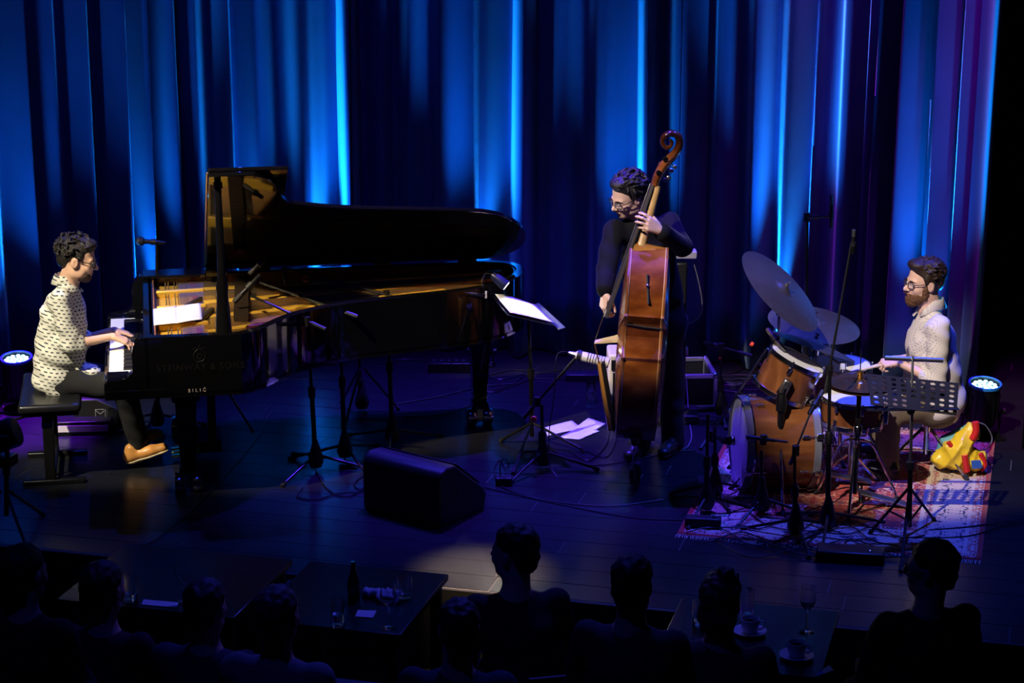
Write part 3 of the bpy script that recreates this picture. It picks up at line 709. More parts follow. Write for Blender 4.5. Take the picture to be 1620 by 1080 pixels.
MB().tube([(0, 0, .08), (0, 0, hh_c.z - .05)], .0135, 12).build('tube', BLACKM, hs); MB().tube([(0, 0, hh_c.z - .06), (0, 0, hh_c.z + .20)], .0035, 8).build('pull_rod', CHROME, hs)
MB().lathe([(0, -.02), (.016, -.02), (.018, .02), (0, .02)], 12, Matrix.Translation((0, 0, hh_c.z + .05))).build('clutch', BRASS, hs)
MB().lathe([(0, -.025), (.024, -.025), (.026, .02), (.02, .03), (0, .03)], 14, Matrix.Translation((0, 0, hh_c.z * .62))).build('height_clamp', CHROME, hs)
for k in range(3):
    a = .5 + k * 2 * math.pi / 3; c, s = math.cos(a), math.sin(a)
    lg = MB().tube(spline([Vector((.015 * c, .015 * s, .40)), Vector((.09 * c, .09 * s, .37)), Vector((.16 * c, .16 * s, .25)), Vector((.27 * c, .27 * s, .02))], 6), .0085, 8).build('leg', CHROME, hs)
    MB().tube([(.255 * c, .255 * s, .04), (.28 * c, .28 * s, .008)], .013, 8).build('rubber_foot', RUBBER, lg)
pd = cam_vec(1, -.15, 0).normalized(); ps = Vector((-pd.y, pd.x, 0))
MB().add([pd * .02 - ps * .045 + Z * .10, pd * .02 + ps * .045 + Z * .10, pd * .31 + ps * .04 + Z * .03, pd * .31 - ps * .04 + Z * .03, pd * .02 - ps * .045 + Z * .088, pd * .02 + ps * .045 + Z * .088, pd * .31 + ps * .04 + Z * .018, pd * .31 - ps * .04 + Z * .018],
         [(0, 1, 2, 3), (7, 6, 5, 4), (0, 4, 5, 1), (1, 5, 6, 2), (2, 6, 7, 3), (3, 7, 4, 0)]).build('foot_board', STEEL, hs, False, bevel=.004)
# tom stand
tb = WD(1236, 640, 11.40); tb.z = 0; ttop = tom_c + bk_p + side_dir * .05
stt = thing('tom_stand', 'black pole stand with chrome tripod holding the rack tom', 'stand', tb); tl = ttop - tb
MB().tube([(0, 0, .12), (0, 0, tl.z - .02)], .020, 12).build('pole', BLACKM, stt); MB().tube([(0, 0, tl.z - .03), tl], .011, 10).build('tom_arm', CHROME, stt)
MB().lathe([(0, -.05), (.030, -.05), (.032, .02), (.024, .05), (0, .05)], 14, Matrix.Translation((0, 0, tl.z - .08))).build('height_clamp', BLACKM, stt)
MB().lathe([(0, -.03), (.036, -.03), (.036, .02), (.026, .03), (0, .03)], 14, Matrix.Translation((0, 0, .36))).build('leg_collar', CHROME, stt)
legs3(stt, CHROME, .36, .30, .75, .009)
for k in range(3):
    a = .75 + k * 2 * math.pi / 3; MB().tube([(0, 0, .15), (.165 * math.cos(a), .165 * math.sin(a), .19)], .006, 6).build('leg_brace', CHROME, stt)
# bass drum pedal
pb_ = bd_front - bd_dir * .47; pb_.z = 0
pedal = thing('bass_drum_pedal', 'chrome bass drum pedal with beater at the back of the bass drum', 'pedal', pb_)
d_ = -bd_dir; d_.z = 0; d_.normalize(); sd = Vector((-d_.y, d_.x, 0))
MB().add([d_ * .04 - sd * .04 + Z * .09, d_ * .04 + sd * .04 + Z * .09, d_ * .33 + sd * .04 + Z * .03, d_ * .33 - sd * .04 + Z * .03, d_ * .04 - sd * .04 + Z * .078, d_ * .04 + sd * .04 + Z * .078, d_ * .33 + sd * .04 + Z * .016, d_ * .33 - sd * .04 + Z * .016],
         [(0, 1, 2, 3), (7, 6, 5, 4), (0, 4, 5, 1), (1, 5, 6, 2), (2, 6, 7, 3), (3, 7, 4, 0)]).build('foot_board', STEEL, pedal, False, bevel=.004)
for sg in (-1, 1): MB().tube([sd * .05 * sg + Z * .01, sd * .05 * sg + Z * .20], .009, 8).build('post', CHROME, pedal)
MB().tube([sd * -.06 + Z * .2, sd * .06 + Z * .2], .007, 8).build('axle', CHROME, pedal); MB().tube([Z * .2, Z * .36 + d_ * .07], .004, 6).build('beater_rod', CHROME, pedal); MB().ball(tuple(Z * .37 + d_ * .07), .026, 12, 8).build('beater', mat('felt', ), pedal)
# throne
tc_ = WD(1463, 735, 11.95); tc_.z = 0
thr = thing('drum_throne', 'round black drum throne with chrome tripod under the drummer', 'stool', tc_)
MB().tube([(0, 0, .10), (0, 0, .48)], .015, 10).build('post', CHROME, thr); MB().lathe([(0, -.03), (.03, -.03), (.03, .03), (0, .03)], 12, Matrix.Translation((0, 0, .27))).build('leg_collar', CHROME, thr)
legs3(thr, CHROME, .27, .30, -.55, .010)
for k in range(3):
    a = -.55 + k * 2 * math.pi / 3; MB().tube([(0, 0, .12), (.16 * math.cos(a), .16 * math.sin(a), .14)], .006, 6).build('leg_brace', CHROME, thr)
MB().lathe([(0, .465), (.15, .47), (.175, .485), (.178, .525), (.165, .548), (.10, .556), (0, .556)], 32).build('seat', mat('black_vinyl', (.012, .012, .014), .42, var=.2, bump=.05), thr)

# ------------------------------------------------------------------ drum microphones and their stands
gs = 'microphone stands around the drum kit'
def gbase(px, py): return W(px, py)
b1 = gbase(1117, 812); d1 = dist(b1)
stand('microphone_stand', 'black boom stand left of the bass drum reaching up to the rack tom', 'stand', b1, WD(1120, 655, d1), .35, .10, .30, group=gs, booms=[(WD(1108, 710, d1 + .02), WD(1213, 552, 11.75), .008)])
mic('tom_microphone', 'dark dynamic microphone pointing down at the rack tom head', WD(1214, 520, 11.80), WD(1243, 558, 11.66), .016, mat('bronze_mic', (.10, .08, .06), .4, .5, var=.1), ball=0)
b2 = gbase(1131, 790); d2 = dist(b2)
stand('microphone_stand', 'short black stand in front of the bass drum head', 'stand', b2, WD(1131, 668, d2), 1.0, .10, .26, group=gs, booms=[(WD(1128, 690, d2), WD(1150, 697, 11.50), .008)])
mic('kick_microphone', 'round silver-ringed microphone facing the bass drum head', WD(1140, 697, 11.50), WD(1166, 697, 11.52), .022, BLACKM, CHROME, ball=.028, clip=False)
b3 = gbase(1205, 815); d3 = dist(b3)
stand('microphone_stand', 'low black stand with level boom in front of the tom stand', 'stand', b3, WD(1205, 712, d3), .15, .10, .28, group=gs, booms=[(WD(1188, 692, d3), WD(1246, 699, d3 + .02), .007)])
mic('pencil_microphone', 'level black pencil microphone in front of the bass drum shell', WD(1226, 697, d3), WD(1180, 690, d3), .010)
b4 = gbase(1258, 850); d4 = dist(b4)
stand('microphone_stand', 'slim black stand before the snare drum with upright boom', 'stand', b4, WD(1257, 706, d4), .9, .10, .30, group=gs, booms=[(WD(1250, 735, d4), WD(1281, 655, d4 + .15), .006)])
mic('snare_microphone', 'black microphone reaching between tom and snare drum', WD(1280, 655, d4 + .15), WD(1302, 618, d4 + .30), .013)
b5 = gbase(1309, 838); d5 = dist(b5)
stand('microphone_stand', 'tall black boom stand rising in front of the hi-hat to an overhead microphone', 'stand', b5, WD(1313, 585, d5), .55, .10, .34, group=gs, lower=.6,
      booms=[(WD(1306, 620, d5), WD(1347, 385, d5 + .20), .007)])
mic('overhead_microphone', 'slim upright microphone at the tip of the tall drum boom', WD(1349, 402, d5 + .2), WD(1351, 363, d5 + .2), .011)
b6 = WD(1279, 560, 12.75); b6.z = 0
stand('microphone_stand', 'tall black stand behind the cymbals with short cross bar', 'stand', b6, WD(1277, 346, 12.75), .2, .10, .34, group=gs, booms=[(WD(1273, 343, 12.75), WD(1313, 343, 12.70), .008)])
mic('overhead_microphone', 'slim upright microphone on the cross bar behind the cymbals', WD(1315, 361, 12.70), WD(1316, 308, 12.70), .011)
b7 = gbase(1141, 662); d7 = dist(b7)
stand('microphone_stand', 'slim black stand between flight case and bass drum', 'stand', b7, WD(1140, 556, d7), .8, .08, .24, group=gs, booms=[(WD(1190, 563, d7 - .1), WD(1130, 546, d7), .007)])
mic('pencil_microphone', 'black pencil microphone pointing towards the double bass', WD(1144, 550, d7), WD(1113, 541, d7), .013)
MB_clip = MB().tube([WD(1137.5, 565, d7), WD(1140.5, 566, d7)], .012, 8); o = MB_clip.build('cable_clip', REDCLIP, None); tag(o, 'small red cable clip on the stand beside the flight case', 'clip')
o = MB().tube([WD(1188, 543, 11.78), WD(1191, 545, 11.78)], .014, 8).build('cable_clip', REDCLIP, None); tag(o, 'small red cable clip on the boom left of the rack tom', 'clip')
# ------------------------------------------------------------------ perforated music stand of the drummer
bm = W(1438, 846); dm = dist(bm)
ms = thing('music_stand', 'black music stand with perforated desk in front of the drummer', 'music stand', bm)
def ml(px, py, D): return WD(px, py, D) - bm
MB().tube([(0, 0, .05), ml(1440, 735, dm)], .014, 10).build('lower_tube', BLACKM, ms); MB().tube([ml(1440, 738, dm), ml(1443, 640, dm)], .009, 10).build('upper_tube', STEEL, ms)
MB().tube([ml(1440, 742, dm), ml(1440, 730, dm)], .021, 10).build('height_clutch', BLACKP, ms)
for (ex, ey) in ((1376, 846), (1478, 826), (1425, 905)):
    e_ = W(ex, ey) - bm; lg = MB().tube([ml(1439, 770, dm), e_ + Z * .012], .0085, 8).build('leg', BLACKM, ms)
    MB().tube([e_ * .95 + Z * .03, e_ + Z * .006], .013, 8).build('rubber_foot', RUBBER, lg)
    MB().tube([Z * .08, (e_ * .5 + ml(1439, 770, dm) * .5)], .006, 6).build('leg_brace', BLACKM, ms)
TL, TR, BR_, BL = ml(1371, 591, dm + .03), ml(1517, 606, dm + .07), ml(1513, 657, dm - .05), ml(1378, 640, dm - .09)
desk = MB(); ux = (TR - TL); uy = (BL - TL); nrm = ux.cross(uy).normalized() * .0025
holes = []; NX, NY = 9, 6
def dp(u, v): return TL + ux * u + uy * v + (BR_ - TR - uy) * u * v
cw, ch = 1 / 9.3, 1 / 6.4; off_u = .017; off_v = .03
vs = []; fs = []; K = 12
# plate with real round holes: each cell is a ring between its square and its hole
for j in range(NY):
    for i in range(NX):
        if (i == 4 and j >= 4): continue
        cu_, cv_ = off_u + (i + .5) * cw, off_v + (j + .5) * ch; n0 = len(desk.v); outer = []; inn = []
        for k in range(K * 2):
            a = 2 * math.pi * k / (K * 2); c, s = math.cos(a), math.sin(a); q = 1 / max(abs(c), abs(s))
            outer.append((cu_ + c * q * cw / 2, cv_ + s * q * ch / 2)); inn.append((cu_ + c * cw * .285, cv_ + s * ch * .30))
        for w_ in (nrm, -nrm):
            for P2 in (outer, inn): desk.v += [tuple(dp(*p) + w_) for p in P2]
        m_ = K * 2
        for k in range(m_):
            l = (k + 1) % m_
            desk.f += [(n0 + k, n0 + l, n0 + m_ + l, n0 + m_ + k), (n0 + 2 * m_ + l, n0 + 2 * m_ + k, n0 + 3 * m_ + k, n0 + 3 * m_ + l), (n0 + m_ + k, n0 + m_ + l, n0 + 3 * m_ + l, n0 + 3 * m_ + k)]
def strip(u0, v0, u1, v1):
    n0 = len(desk.v)
    for w_ in (nrm, -nrm): desk.v += [tuple(dp(u, v) + w_) for u, v in ((u0, v0), (u1, v0), (u1, v1), (u0, v1))]
    desk.f += [(n0, n0 + 1, n0 + 2, n0 + 3), (n0 + 7, n0 + 6, n0 + 5, n0 + 4)] + [(n0 + k, n0 + 4 + k, n0 + 4 + (k + 1) % 4, n0 + (k + 1) % 4) for k in range(4)]
strip(0, 0, 1, off_v); strip(0, off_v + NY * ch, 1, 1); strip(0, off_v, off_u, off_v + NY * ch); strip(off_u + NX * cw, off_v, 1, off_v + NY * ch); strip(off_u + 4 * cw, off_v + 4 * ch, off_u + 5 * cw, off_v + 6 * ch)
desk.build('perforated_desk', BLACKP, ms, False)
lip = MB(); sh_ = cam_vec(0, .10, 0)
MB().box((BL + BR_) / 2 + cam_vec(0, .03, -.004), (.50, .05, .004), None, Matrix.Rotation(YAW + R(3), 3, 'Z')).build('desk_ledge', BLACKP, ms)
cx_ = ml(1441, 650, dm); MB().ball(tuple(cx_), .022, 12, 8).build('desk_joint', BLACKP, ms)
# the folded upper bar above the desk
u0, u1 = ml(1400, 566, dm + .10), ml(1492, 570, dm + .10); MB().tube([u0, u1], .013, 12).build('top_bar', STEEL, ms)
MB().tube([ml(1443, 640, dm), ml(1443, 600, dm + .03), ml(1444, 563, dm + .09)], .007, 8).build('desk_spine', STEEL, ms)
# ================================================================== smooth organic shapes: blended distance fields -> mesh
class SDF:
    def __init__(s, h=.006): s.h = h; s.p = []
    def cap(s, a, b, ra, rb=None, k=.02, flat=None, ff=1.0, sub=False):
        s.p.append(('cap', np.array(a, float), np.array(b, float), ra, ra if rb is None else rb, k, None if flat is None else np.array(flat, float), ff, sub)); return s
    def ell(s, c, r, Rm=None, k=.02, sub=False):
        s.p.append(('ell', np.array(c, float), np.array(r, float), np.eye(3) if Rm is None else np.array(Rm, float), None, k, None, 1, sub)); return s
    def mesh(s, name, disp=None):
        h = s.h; los = []; his = []
        for q in s.p:
            if q[8]: continue
            if q[0] == 'cap': m = max(q[3], q[4]) * max(1, q[7]); los.append(np.minimum(q[1], q[2]) - m); his.append(np.maximum(q[1], q[2]) + m)
            else: m = q[2].max(); los.append(q[1] - m); his.append(q[1] + m)
        lo = np.min(los, 0) - 4 * h - .02; hi = np.max(his, 0) + 4 * h + .02
        n = np.ceil((hi - lo) / h).astype(int) + 1; V = np.full(n, 1.0, np.float32)
        ax = [lo[i] + h * np.arange(n[i]) for i in range(3)]
        for q in s.p:
            k = q[5]; mg = k + 3 * h + .012
            if q[0] == 'cap': m = max(q[3], q[4]) * max(1, q[7]); a0 = np.minimum(q[1], q[2]) - m - mg; a1 = np.maximum(q[1], q[2]) + m + mg
            else: m = q[2].max(); a0 = q[1] - m - mg; a1 = q[1] + m + mg
            i0 = np.clip(((a0 - lo) / h).astype(int), 0, n - 1); i1 = np.clip(((a1 - lo) / h).astype(int) + 2, 1, n)
            if np.any(i1 <= i0): continue
            X, Y, Zg = np.meshgrid(ax[0][i0[0]:i1[0]], ax[1][i0[1]:i1[1]], ax[2][i0[2]:i1[2]], indexing='ij', sparse=False)
            if q[0] == 'cap':
                ba = q[2] - q[1]; L2 = max(ba @ ba, 1e-9)
                px, py, pz = X - q[1][0], Y - q[1][1], Zg - q[1][2]
                t = np.clip((px * ba[0] + py * ba[1] + pz * ba[2]) / L2, 0, 1)
                px -= t * ba[0]; py -= t * ba[1]; pz -= t * ba[2]
                if q[6] is not None:
                    u = q[6] / np.linalg.norm(q[6]); dt = px * u[0] + py * u[1] + pz * u[2]; g = dt * (1 / q[7] - 1)
                    px += g * u[0]; py += g * u[1]; pz += g * u[2]
                d = np.sqrt(px * px + py * py + pz * pz) - (q[3] + (q[4] - q[3]) * t)
            else:
                Rm = q[3]; p0, p1, p2 = X - q[1][0], Y - q[1][1], Zg - q[1][2]
                l = [(p0 * Rm[0][i] + p1 * Rm[1][i] + p2 * Rm[2][i]) for i in range(3)]; r_ = q[2]
                k0 = np.sqrt(sum((l[i] / r_[i]) ** 2 for i in range(3))); k1 = np.sqrt(sum((l[i] / r_[i] ** 2) ** 2 for i in range(3)))
                d = k0 * (k0 - 1) / np.maximum(k1, 1e-6)
            sl = (slice(i0[0], i1[0]), slice(i0[1], i1[1]), slice(i0[2], i1[2])); A = V[sl]
            if q[8]:
                d = -d; hh = np.clip(.5 - .5 * (d - A) / k, 0, 1); V[sl] = d + (A - d) * hh + k * hh * (1 - hh) if k > 0 else np.maximum(A, d)
            else:
                hh = np.clip(.5 + .5 * (A - d) / k, 0, 1); V[sl] = A + (d - A) * hh - k * hh * (1 - hh)
        if disp is not None:
            I = np.argwhere(np.abs(V) < .05); P_ = lo + h * I; V[I[:, 0], I[:, 1], I[:, 2]] += disp(P_[:, 0], P_[:, 1], P_[:, 2]).astype(np.float32)
        S = V < 0
        cnt = np.zeros(n - 1, np.int8)
        offs = [(i, j, k) for i in (0, 1) for j in (0, 1) for k in (0, 1)]
        for o in offs: cnt += S[o[0]:n[0] - 1 + o[0], o[1]:n[1] - 1 + o[1], o[2]:n[2] - 1 + o[2]]
        act = (cnt > 0) & (cnt < 8); C = np.argwhere(act)
        idx = np.full(n - 1, -1, np.int32); idx[C[:, 0], C[:, 1], C[:, 2]] = np.arange(len(C))
        acc = np.zeros((len(C), 3)); num = np.zeros(len(C))
        for a in offs:
            for axn in range(3):
                if a[axn]: continue
                b = list(a); b[axn] = 1
                va = V[C[:, 0] + a[0], C[:, 1] + a[1], C[:, 2] + a[2]]; vb = V[C[:, 0] + b[0], C[:, 1] + b[1], C[:, 2] + b[2]]
                cr = (va < 0) != (vb < 0); t = np.where(cr, va / np.where(cr, va - vb, 1), 0); t = np.clip(t, 0, 1)
                pt = np.tile(np.array(a, float), (len(C), 1)); pt[:, axn] = t
                acc += pt * cr[:, None]; num += cr
        P_ = lo + h * (C + acc / np.maximum(num, 1)[:, None])
        faces = []
        for axn in range(3):
            u, w = (axn + 1) % 3, (axn + 2) % 3
            a = [slice(1, -1)] * 3; b = [slice(1, -1)] * 3; a[axn] = slice(0, -1); b[axn] = slice(1, None)
            sa, sb = S[tuple(a)], S[tuple(b)]; E_ = np.argwhere(sa != sb); sg = sa[E_[:, 0], E_[:, 1], E_[:, 2]]
            E_ = E_.copy(); E_[:, u] += 1; E_[:, w] += 1
            def cell(du, dw):
                q = E_.copy(); q[:, u] -= du; q[:, w] -= dw; return idx[q[:, 0], q[:, 1], q[:, 2]]
            Q = np.stack([cell(1, 1), cell(0, 1), cell(0, 0), cell(1, 0)], 1)
            Q[~sg] = Q[~sg][:, ::-1]; faces.append(Q)
        Fq = np.concatenate(faces); Fq = Fq[(Fq >= 0).all(1)]
        me = bpy.data.meshes.new(name); me.vertices.add(len(P_)); me.vertices.foreach_set('co', P_.astype(np.float32).ravel())
        me.loops.add(len(Fq) * 4); me.loops.foreach_set('vertex_index', Fq.astype(np.int32).ravel())
        me.polygons.add(len(Fq)); me.polygons.foreach_set('loop_start', np.arange(len(Fq), dtype=np.int32) * 4)
        me.update(calc_edges=True); me.validate(); return me
    def build(s, name, m, parent, disp=None):
        me = s.mesh(name, disp); me.shade_smooth(); me.materials.append(m)
        o = bpy.data.objects.new(name, me); COL.objects.link(o); o.parent = parent; return o
def nv(v): v = np.array(v, float); return v / np.linalg.norm(v)
def wrinkle(a=.003, f=38, seed=0.0):
    return lambda x, y, z: a * (np.sin(f * x + 1.7 * np.sin(f * .6 * z + seed)) * np.sin(f * .8 * z + 1.3 * np.sin(f * .5 * y + seed)) + .5 * np.sin(f * 1.9 * (z + .4 * x) + seed))
def curls(a=.006, f=150, seed=0.0):
    return lambda x, y, z: a * (np.sin(f * x + 2 * np.sin(f * .5 * y + seed)) + np.sin(f * y + 2 * np.sin(f * .5 * z)) + np.sin(f * z + 2 * np.sin(f * .45 * x)))

def tousle(a=.004, b=.0018, f=62, g=250, seed=0.0):
    c1, c2 = curls(a / 2, f, seed), curls(b / 2, g, seed + 1)
    return lambda x, y, z: c1(x, y, z) + c2(x, y, z)

def locks(S, hd, n, seed, length=.05, r0=.0075, lift=.012, rad=(.080, .099, .080), c=(0, -.026, .052), face=.62, low=-.75, wild=.5):
    """separate locks of hair laid over the scalp, combed back from the forehead"""
    q = random.Random(seed)
    for _ in range(n):
        while True:
            d = nv((q.gauss(0, 1), q.gauss(0, 1), q.gauss(0, 1)))
            if d[2] > low and not (d[1] > face and d[2] < .40) and not (abs(d[0]) > .75 and d[1] > .25 and d[2] < .3): break
        p = A_(c) + d * A_(rad); flow = nv(A_((q.gauss(0, wild), -.75 + q.gauss(0, wild), -.35 * (1 if d[2] < .5 else .2) + q.gauss(0, wild * .5))))
        flow = nv(flow - d * (flow @ d)); m = p + flow * length * .55 + d * lift * q.uniform(.4, 1); e = p + flow * length + d * lift * q.uniform(-.2, .9)
        k = hd.k; P_ = [hd.p(*v) for v in (p - d * .004, m, e)]; r_ = r0 * q.uniform(.7, 1.2)
        S.cap(P_[0], P_[1], r_ * k, r_ * .9 * k, .004); S.cap(P_[1], P_[2], r_ * .9 * k, r_ * .35 * k, .004)
A_ = np.array

class Head:
    """head frame: x to the person's right, y forwards, z up; c is the middle of the head"""
    def __init__(s, c, fwd, up=(0, 0, 1), k=1.0):
        y = nv(fwd); z = np.array(up, float); z = nv(z - y * (z @ y)); x = np.cross(y, z)
        s.R = np.stack([x, y, z], 1); s.c = np.array(c, float); s.k = k
    def p(s, x, y, z): return s.c + s.R @ (np.array([x, y, z]) * s.k)
    def e(s, S, c, r, k=.02, sub=False): S.ell(s.p(*c), np.array(r) * s.k, s.R, k, sub)
    def skin(s, S, neck=None, nr=.056):
        e = s.e
        e(S, (0, -.014, .036), (.075, .096, .084), .01); e(S, (0, .030, -.046), (.057, .060, .074), .05); e(S, (0, .060, -.100), (.026, .022, .020), .03)
        e(S, (0, .074, .010), (.050, .016, .013), .02)
        for g in (-1, 1):
            e(S, (g * .040, .056, -.034), (.022, .026, .024), .02); e(S, (g * .048, .006, -.080), (.016, .034, .022), .03)
        S.cap(s.p(0, .084, .002), s.p(0, .111, -.034), .0075 * s.k, .0120 * s.k, .012)
        for g in (-1, 1): e(S, (g * .0115, .096, -.040), (.0085, .011, .008), .008)
        for g in (-1, 1): e(S, (g * .031, .092, -.006), (.017, .012, .010), .012, True)
        e(S, (0, .088, -.064), (.021, .009, .0055), .008); e(S, (0, .086, -.077), (.018, .009, .0065), .008)
        for g in (-1, 1):
            e(S, (g * .077, -.010, -.012), (.009, .021, .033), .008); e(S, (g * .086, -.004, -.012), (.005, .010, .018), .005, True)
        if neck is not None: S.cap(s.p(0, -.022, -.055), neck, nr * s.k, nr * 1.12, .03)
    def eyes(s, parent):
        for g in (-1, 1):
            c = s.p(g * .031, .076, -.005); MB().ball(tuple(c), .0115 * s.k, 12, 8).build('eye', mat('eye_white', (.62, .60, .58), .3, var=.02), parent)
    def lips(s, parent):
        S = SDF(.003); s.e(S, (0, .0905, -.066), (.020, .0075, .0042), .003); s.e(S, (0, .0885, -.0755), (.017, .0075, .0050), .003); S.build('lips', mat('lip', (.38, .12, .09), .5, var=.1), parent)
    def brows(s, parent, m):
        for g in (-1, 1):
            MB().tube([s.p(g * .012, .093, .011), s.p(g * .032, .091, .017), s.p(g * .052, .076, .010)], [.0028, .0036, .002], 6).build('eyebrow', m, parent)
    def glasses(s, parent, m, r_=.024, rim=.0026, square=.75):
        g_ = []
        for g in (-1, 1):
            c = s.p(g * .034, .100, -.008); xx = s.R[:, 0]; zz = s.R[:, 2]; pts = []
            for k in range(20):
                a = 2 * math.pi * k / 20; ca, sa = math.cos(a), math.sin(a); q = (abs(ca) ** 3 + abs(sa) ** 3) ** (-1 / 3)
                pts.append(c + xx * r_ * s.k * ca * q * 1.02 + zz * r_ * s.k * .82 * sa * q - s.R[:, 1] * .010 * abs(g * .034 + ca * r_) / .05 * (1 if g * ca > 0 else 0))
            fr = MB().tube(pts, rim, 6, closed=True).build('spectacle_rim', m, parent)
            ln = MB(); ln.v = [tuple(p) for p in pts]; ln.f = [tuple(range(20))]
            ln.build('lens', mat('spectacle_lens', (.5, .55, .7), .03, alpha=.16, var=.001), fr, False)
            MB().tube([s.p(g * .059, .094, -.002), s.p(g * .076, .050, .002), s.p(g * .080, -.010, .004), s.p(g * .078, -.028, -.014)], [rim * 1.1, rim, rim, rim], 6).build('temple', m, parent)
        MB().tube([s.p(-.011, .108, -.002), s.p(0, .110, .002), s.p(.011, .108, -.002)], rim, 6).build('bridge', m, parent)

def hand(S, wrist, d, n, side, k=1.0, curl=(18, 30, 22), thumb=(.5, .55), spread=.10, k_=.008, curls_=None):
    """hand from the wrist along d, n = back of the hand, side = direction of the thumb side"""
    wrist = np.array(wrist, float); d = nv(d); n = np.array(n, float); n = nv(n - d * (n @ d)); s_ = np.cross(d, n)
    if s_ @ np.array(side, float) < 0: s_ = -s_
    kn = []
    for i, o in enumerate((.030, .0105, -.0105, -.030)):
        b = wrist + (d * (.090 - .004 * abs(i - 1) - .006 * (i == 3)) + s_ * o) * k; kn.append(b)
        S.cap(wrist + s_ * o * .45 * k + d * .010 * k, b, .0150 * k, .0115 * k, .014, n, .9)
    for i, (b, L) in enumerate(zip(kn, (.074, .082, .077, .060))):
        a = -spread * (i - 1.5); dd = nv(d * math.cos(a) + s_ * math.sin(a) * 1.0); p = b
        cc = curl if curls_ is None else curls_[i]; ang = 0.0; r_ = (.0088, .0090, .0086, .0076)[i] * k
        for j, fr in enumerate((.46, .30, .24)):
            ang += R(cc[j]); v = dd * math.cos(ang) - n * math.sin(ang); q = p + v * L * fr * k
            S.cap(p, q, r_, r_ * .92, .004); p = q; r_ *= .93
    b = wrist + (d * .022 + s_ * .026 - n * .008) * k; m = b + nv(d * .62 + s_ * thumb[0] - n * .42) * .040 * k; t1 = m + nv(d * .85 + s_ * thumb[1] * .5 - n * .38) * .032 * k; t2 = t1 + nv(d * .95 + s_ * thumb[1] * .2 - n * .35) * .026 * k
    S.cap(b, m, .0150 * k, .0115 * k, .012); S.cap(m, t1, .0105 * k, .0095 * k, .005); S.cap(t1, t2, .0094 * k, .0082 * k, .004)
    return kn
def frame_at(px, py, D0):
    """anchor on the ground under a pixel column; J turns pixel + depth offset into the thing's own coordinates"""
    X0, _z = pix(px, py, D0); base = _r * X0 + _f * D0
    def J(x, y, dd=0.0):
        a, z = pix(x, y, D0 + dd); return np.array([a - X0, dd, z])
    return base, J
SKIN = mat('skin', (.60, .36, .25), .5, var=.06, vscale=30, bump=.03, bscale=200, spec=.35)
SKIN2 = mat('pale_skin', (.66, .42, .32), .5, var=.06, vscale=30, bump=.03, bscale=200, spec=.35)
def printed_cloth(name, base, dash, pitch, row, fill=.5, thick=.3, slope=0.0, rough=.85):
    """cloth with a printed pattern of small dashes in staggered rows"""
    m = bpy.data.materials.new(name); m.use_nodes = True; nt = m.node_tree; N = nt.nodes; Lk = nt.links; b = N['Principled BSDF']; b.inputs['Roughness'].default_value = rough; b.inputs['Specular IOR Level'].default_value = .2
    tc = N.new('ShaderNodeTexCoord'); nz = N.new('ShaderNodeTexNoise'); nz.inputs['Scale'].default_value = 9; Lk.new(tc.outputs['Object'], nz.inputs['Vector'])
    ad = N.new('ShaderNodeVectorMath'); ad.operation = 'MULTIPLY_ADD'; ad.inputs[1].default_value = (.03, .03, .03); Lk.new(nz.outputs['Color'], ad.inputs[0]); Lk.new(tc.outputs['Object'], ad.inputs[2])
    sx = N.new('ShaderNodeSeparateXYZ'); Lk.new(ad.outputs[0], sx.inputs[0])
    def M(op, a, c=None, d=None):
        n = N.new('ShaderNodeMath'); n.operation = op
        for i, v in enumerate((a, c, d)):
            if v is None: continue
            if isinstance(v, (int, float)): n.inputs[i].default_value = v
            else: Lk.new(v, n.inputs[i])
        return n.outputs[0]
    u = M('MULTIPLY_ADD', sx.outputs[1], .6, sx.outputs[0]); v = M('MULTIPLY_ADD', u, slope, sx.outputs[2]); v = M('DIVIDE', v, row); r_ = M('FLOOR', v)
    f = M('FRACT', M('MULTIPLY_ADD', r_, .43, M('DIVIDE', u, pitch))); k = M('MULTIPLY', M('LESS_THAN', f, fill), M('LESS_THAN', M('FRACT', v), thick))
    mx = N.new('ShaderNodeMix'); mx.data_type = 'RGBA'; mx.inputs[6].default_value = (*base, 1); mx.inputs[7].default_value = (*dash, 1); Lk.new(k, mx.inputs['Factor']); Lk.new(mx.outputs[2], b.inputs['Base Color'])
    return m
# ================================================================== pianist
def shoe(t, heel, toe, m, sole, w=.043, name='shoe', lift=0.0):
    heel, toe = A_(heel), A_(toe); d = toe - heel; L = np.linalg.norm(d); d = d / L; sd = nv(np.cross(d, (0, 0, 1)))
    up = nv(np.cross(sd, d))
    S = SDF(.005)
    S.cap(heel + d * .045 + up * .050, heel + d * .06 + up * .085, .038, .036, .02); S.cap(heel + d * .04 + up * .042, heel + d * L * .55 + up * .040, .036, .040, .03, up, .95); S.cap(heel + d * L * .5 + up * .040, toe - d * .05 + up * .034, .043, .038, .03, up, .72)
    sh = S.build(name, m, t)
    S = SDF(.005); S.cap(heel + d * .04 + up * .012, heel + d * L * .55 + up * .013, .036, .041, .02, up, .30); S.cap(heel + d * L * .5 + up * .012, toe - d * .05 + up * .013, .043, .040, .02, up, .28)
    S.ell(heel + d * .045 + up * .008, (.034, .034, .012), None, .01); S.build('sole', sole, sh)
    lc = MB()
    for k in range(4):
        c = heel + d * (.105 + .022 * k) + up * (.098 - .010 * k); lc.tube([c - sd * .020 - up * .008, c + up * .002, c + sd * .020 - up * .008], .0022, 5)
    lc.build('lace', mat('lace', (.03, .02, .015), .8, var=.1), sh)
    return sh
pD = 11.98; base, J = frame_at(95, 700, pD)
pianist = thing('person', 'pianist in a white dash-print shirt and glasses seated playing the piano', 'person', base, YAW)
hip = J(92, 596); ch = J(101, 500); nb = J(107, 446); hc = J(124, 409, -.01)
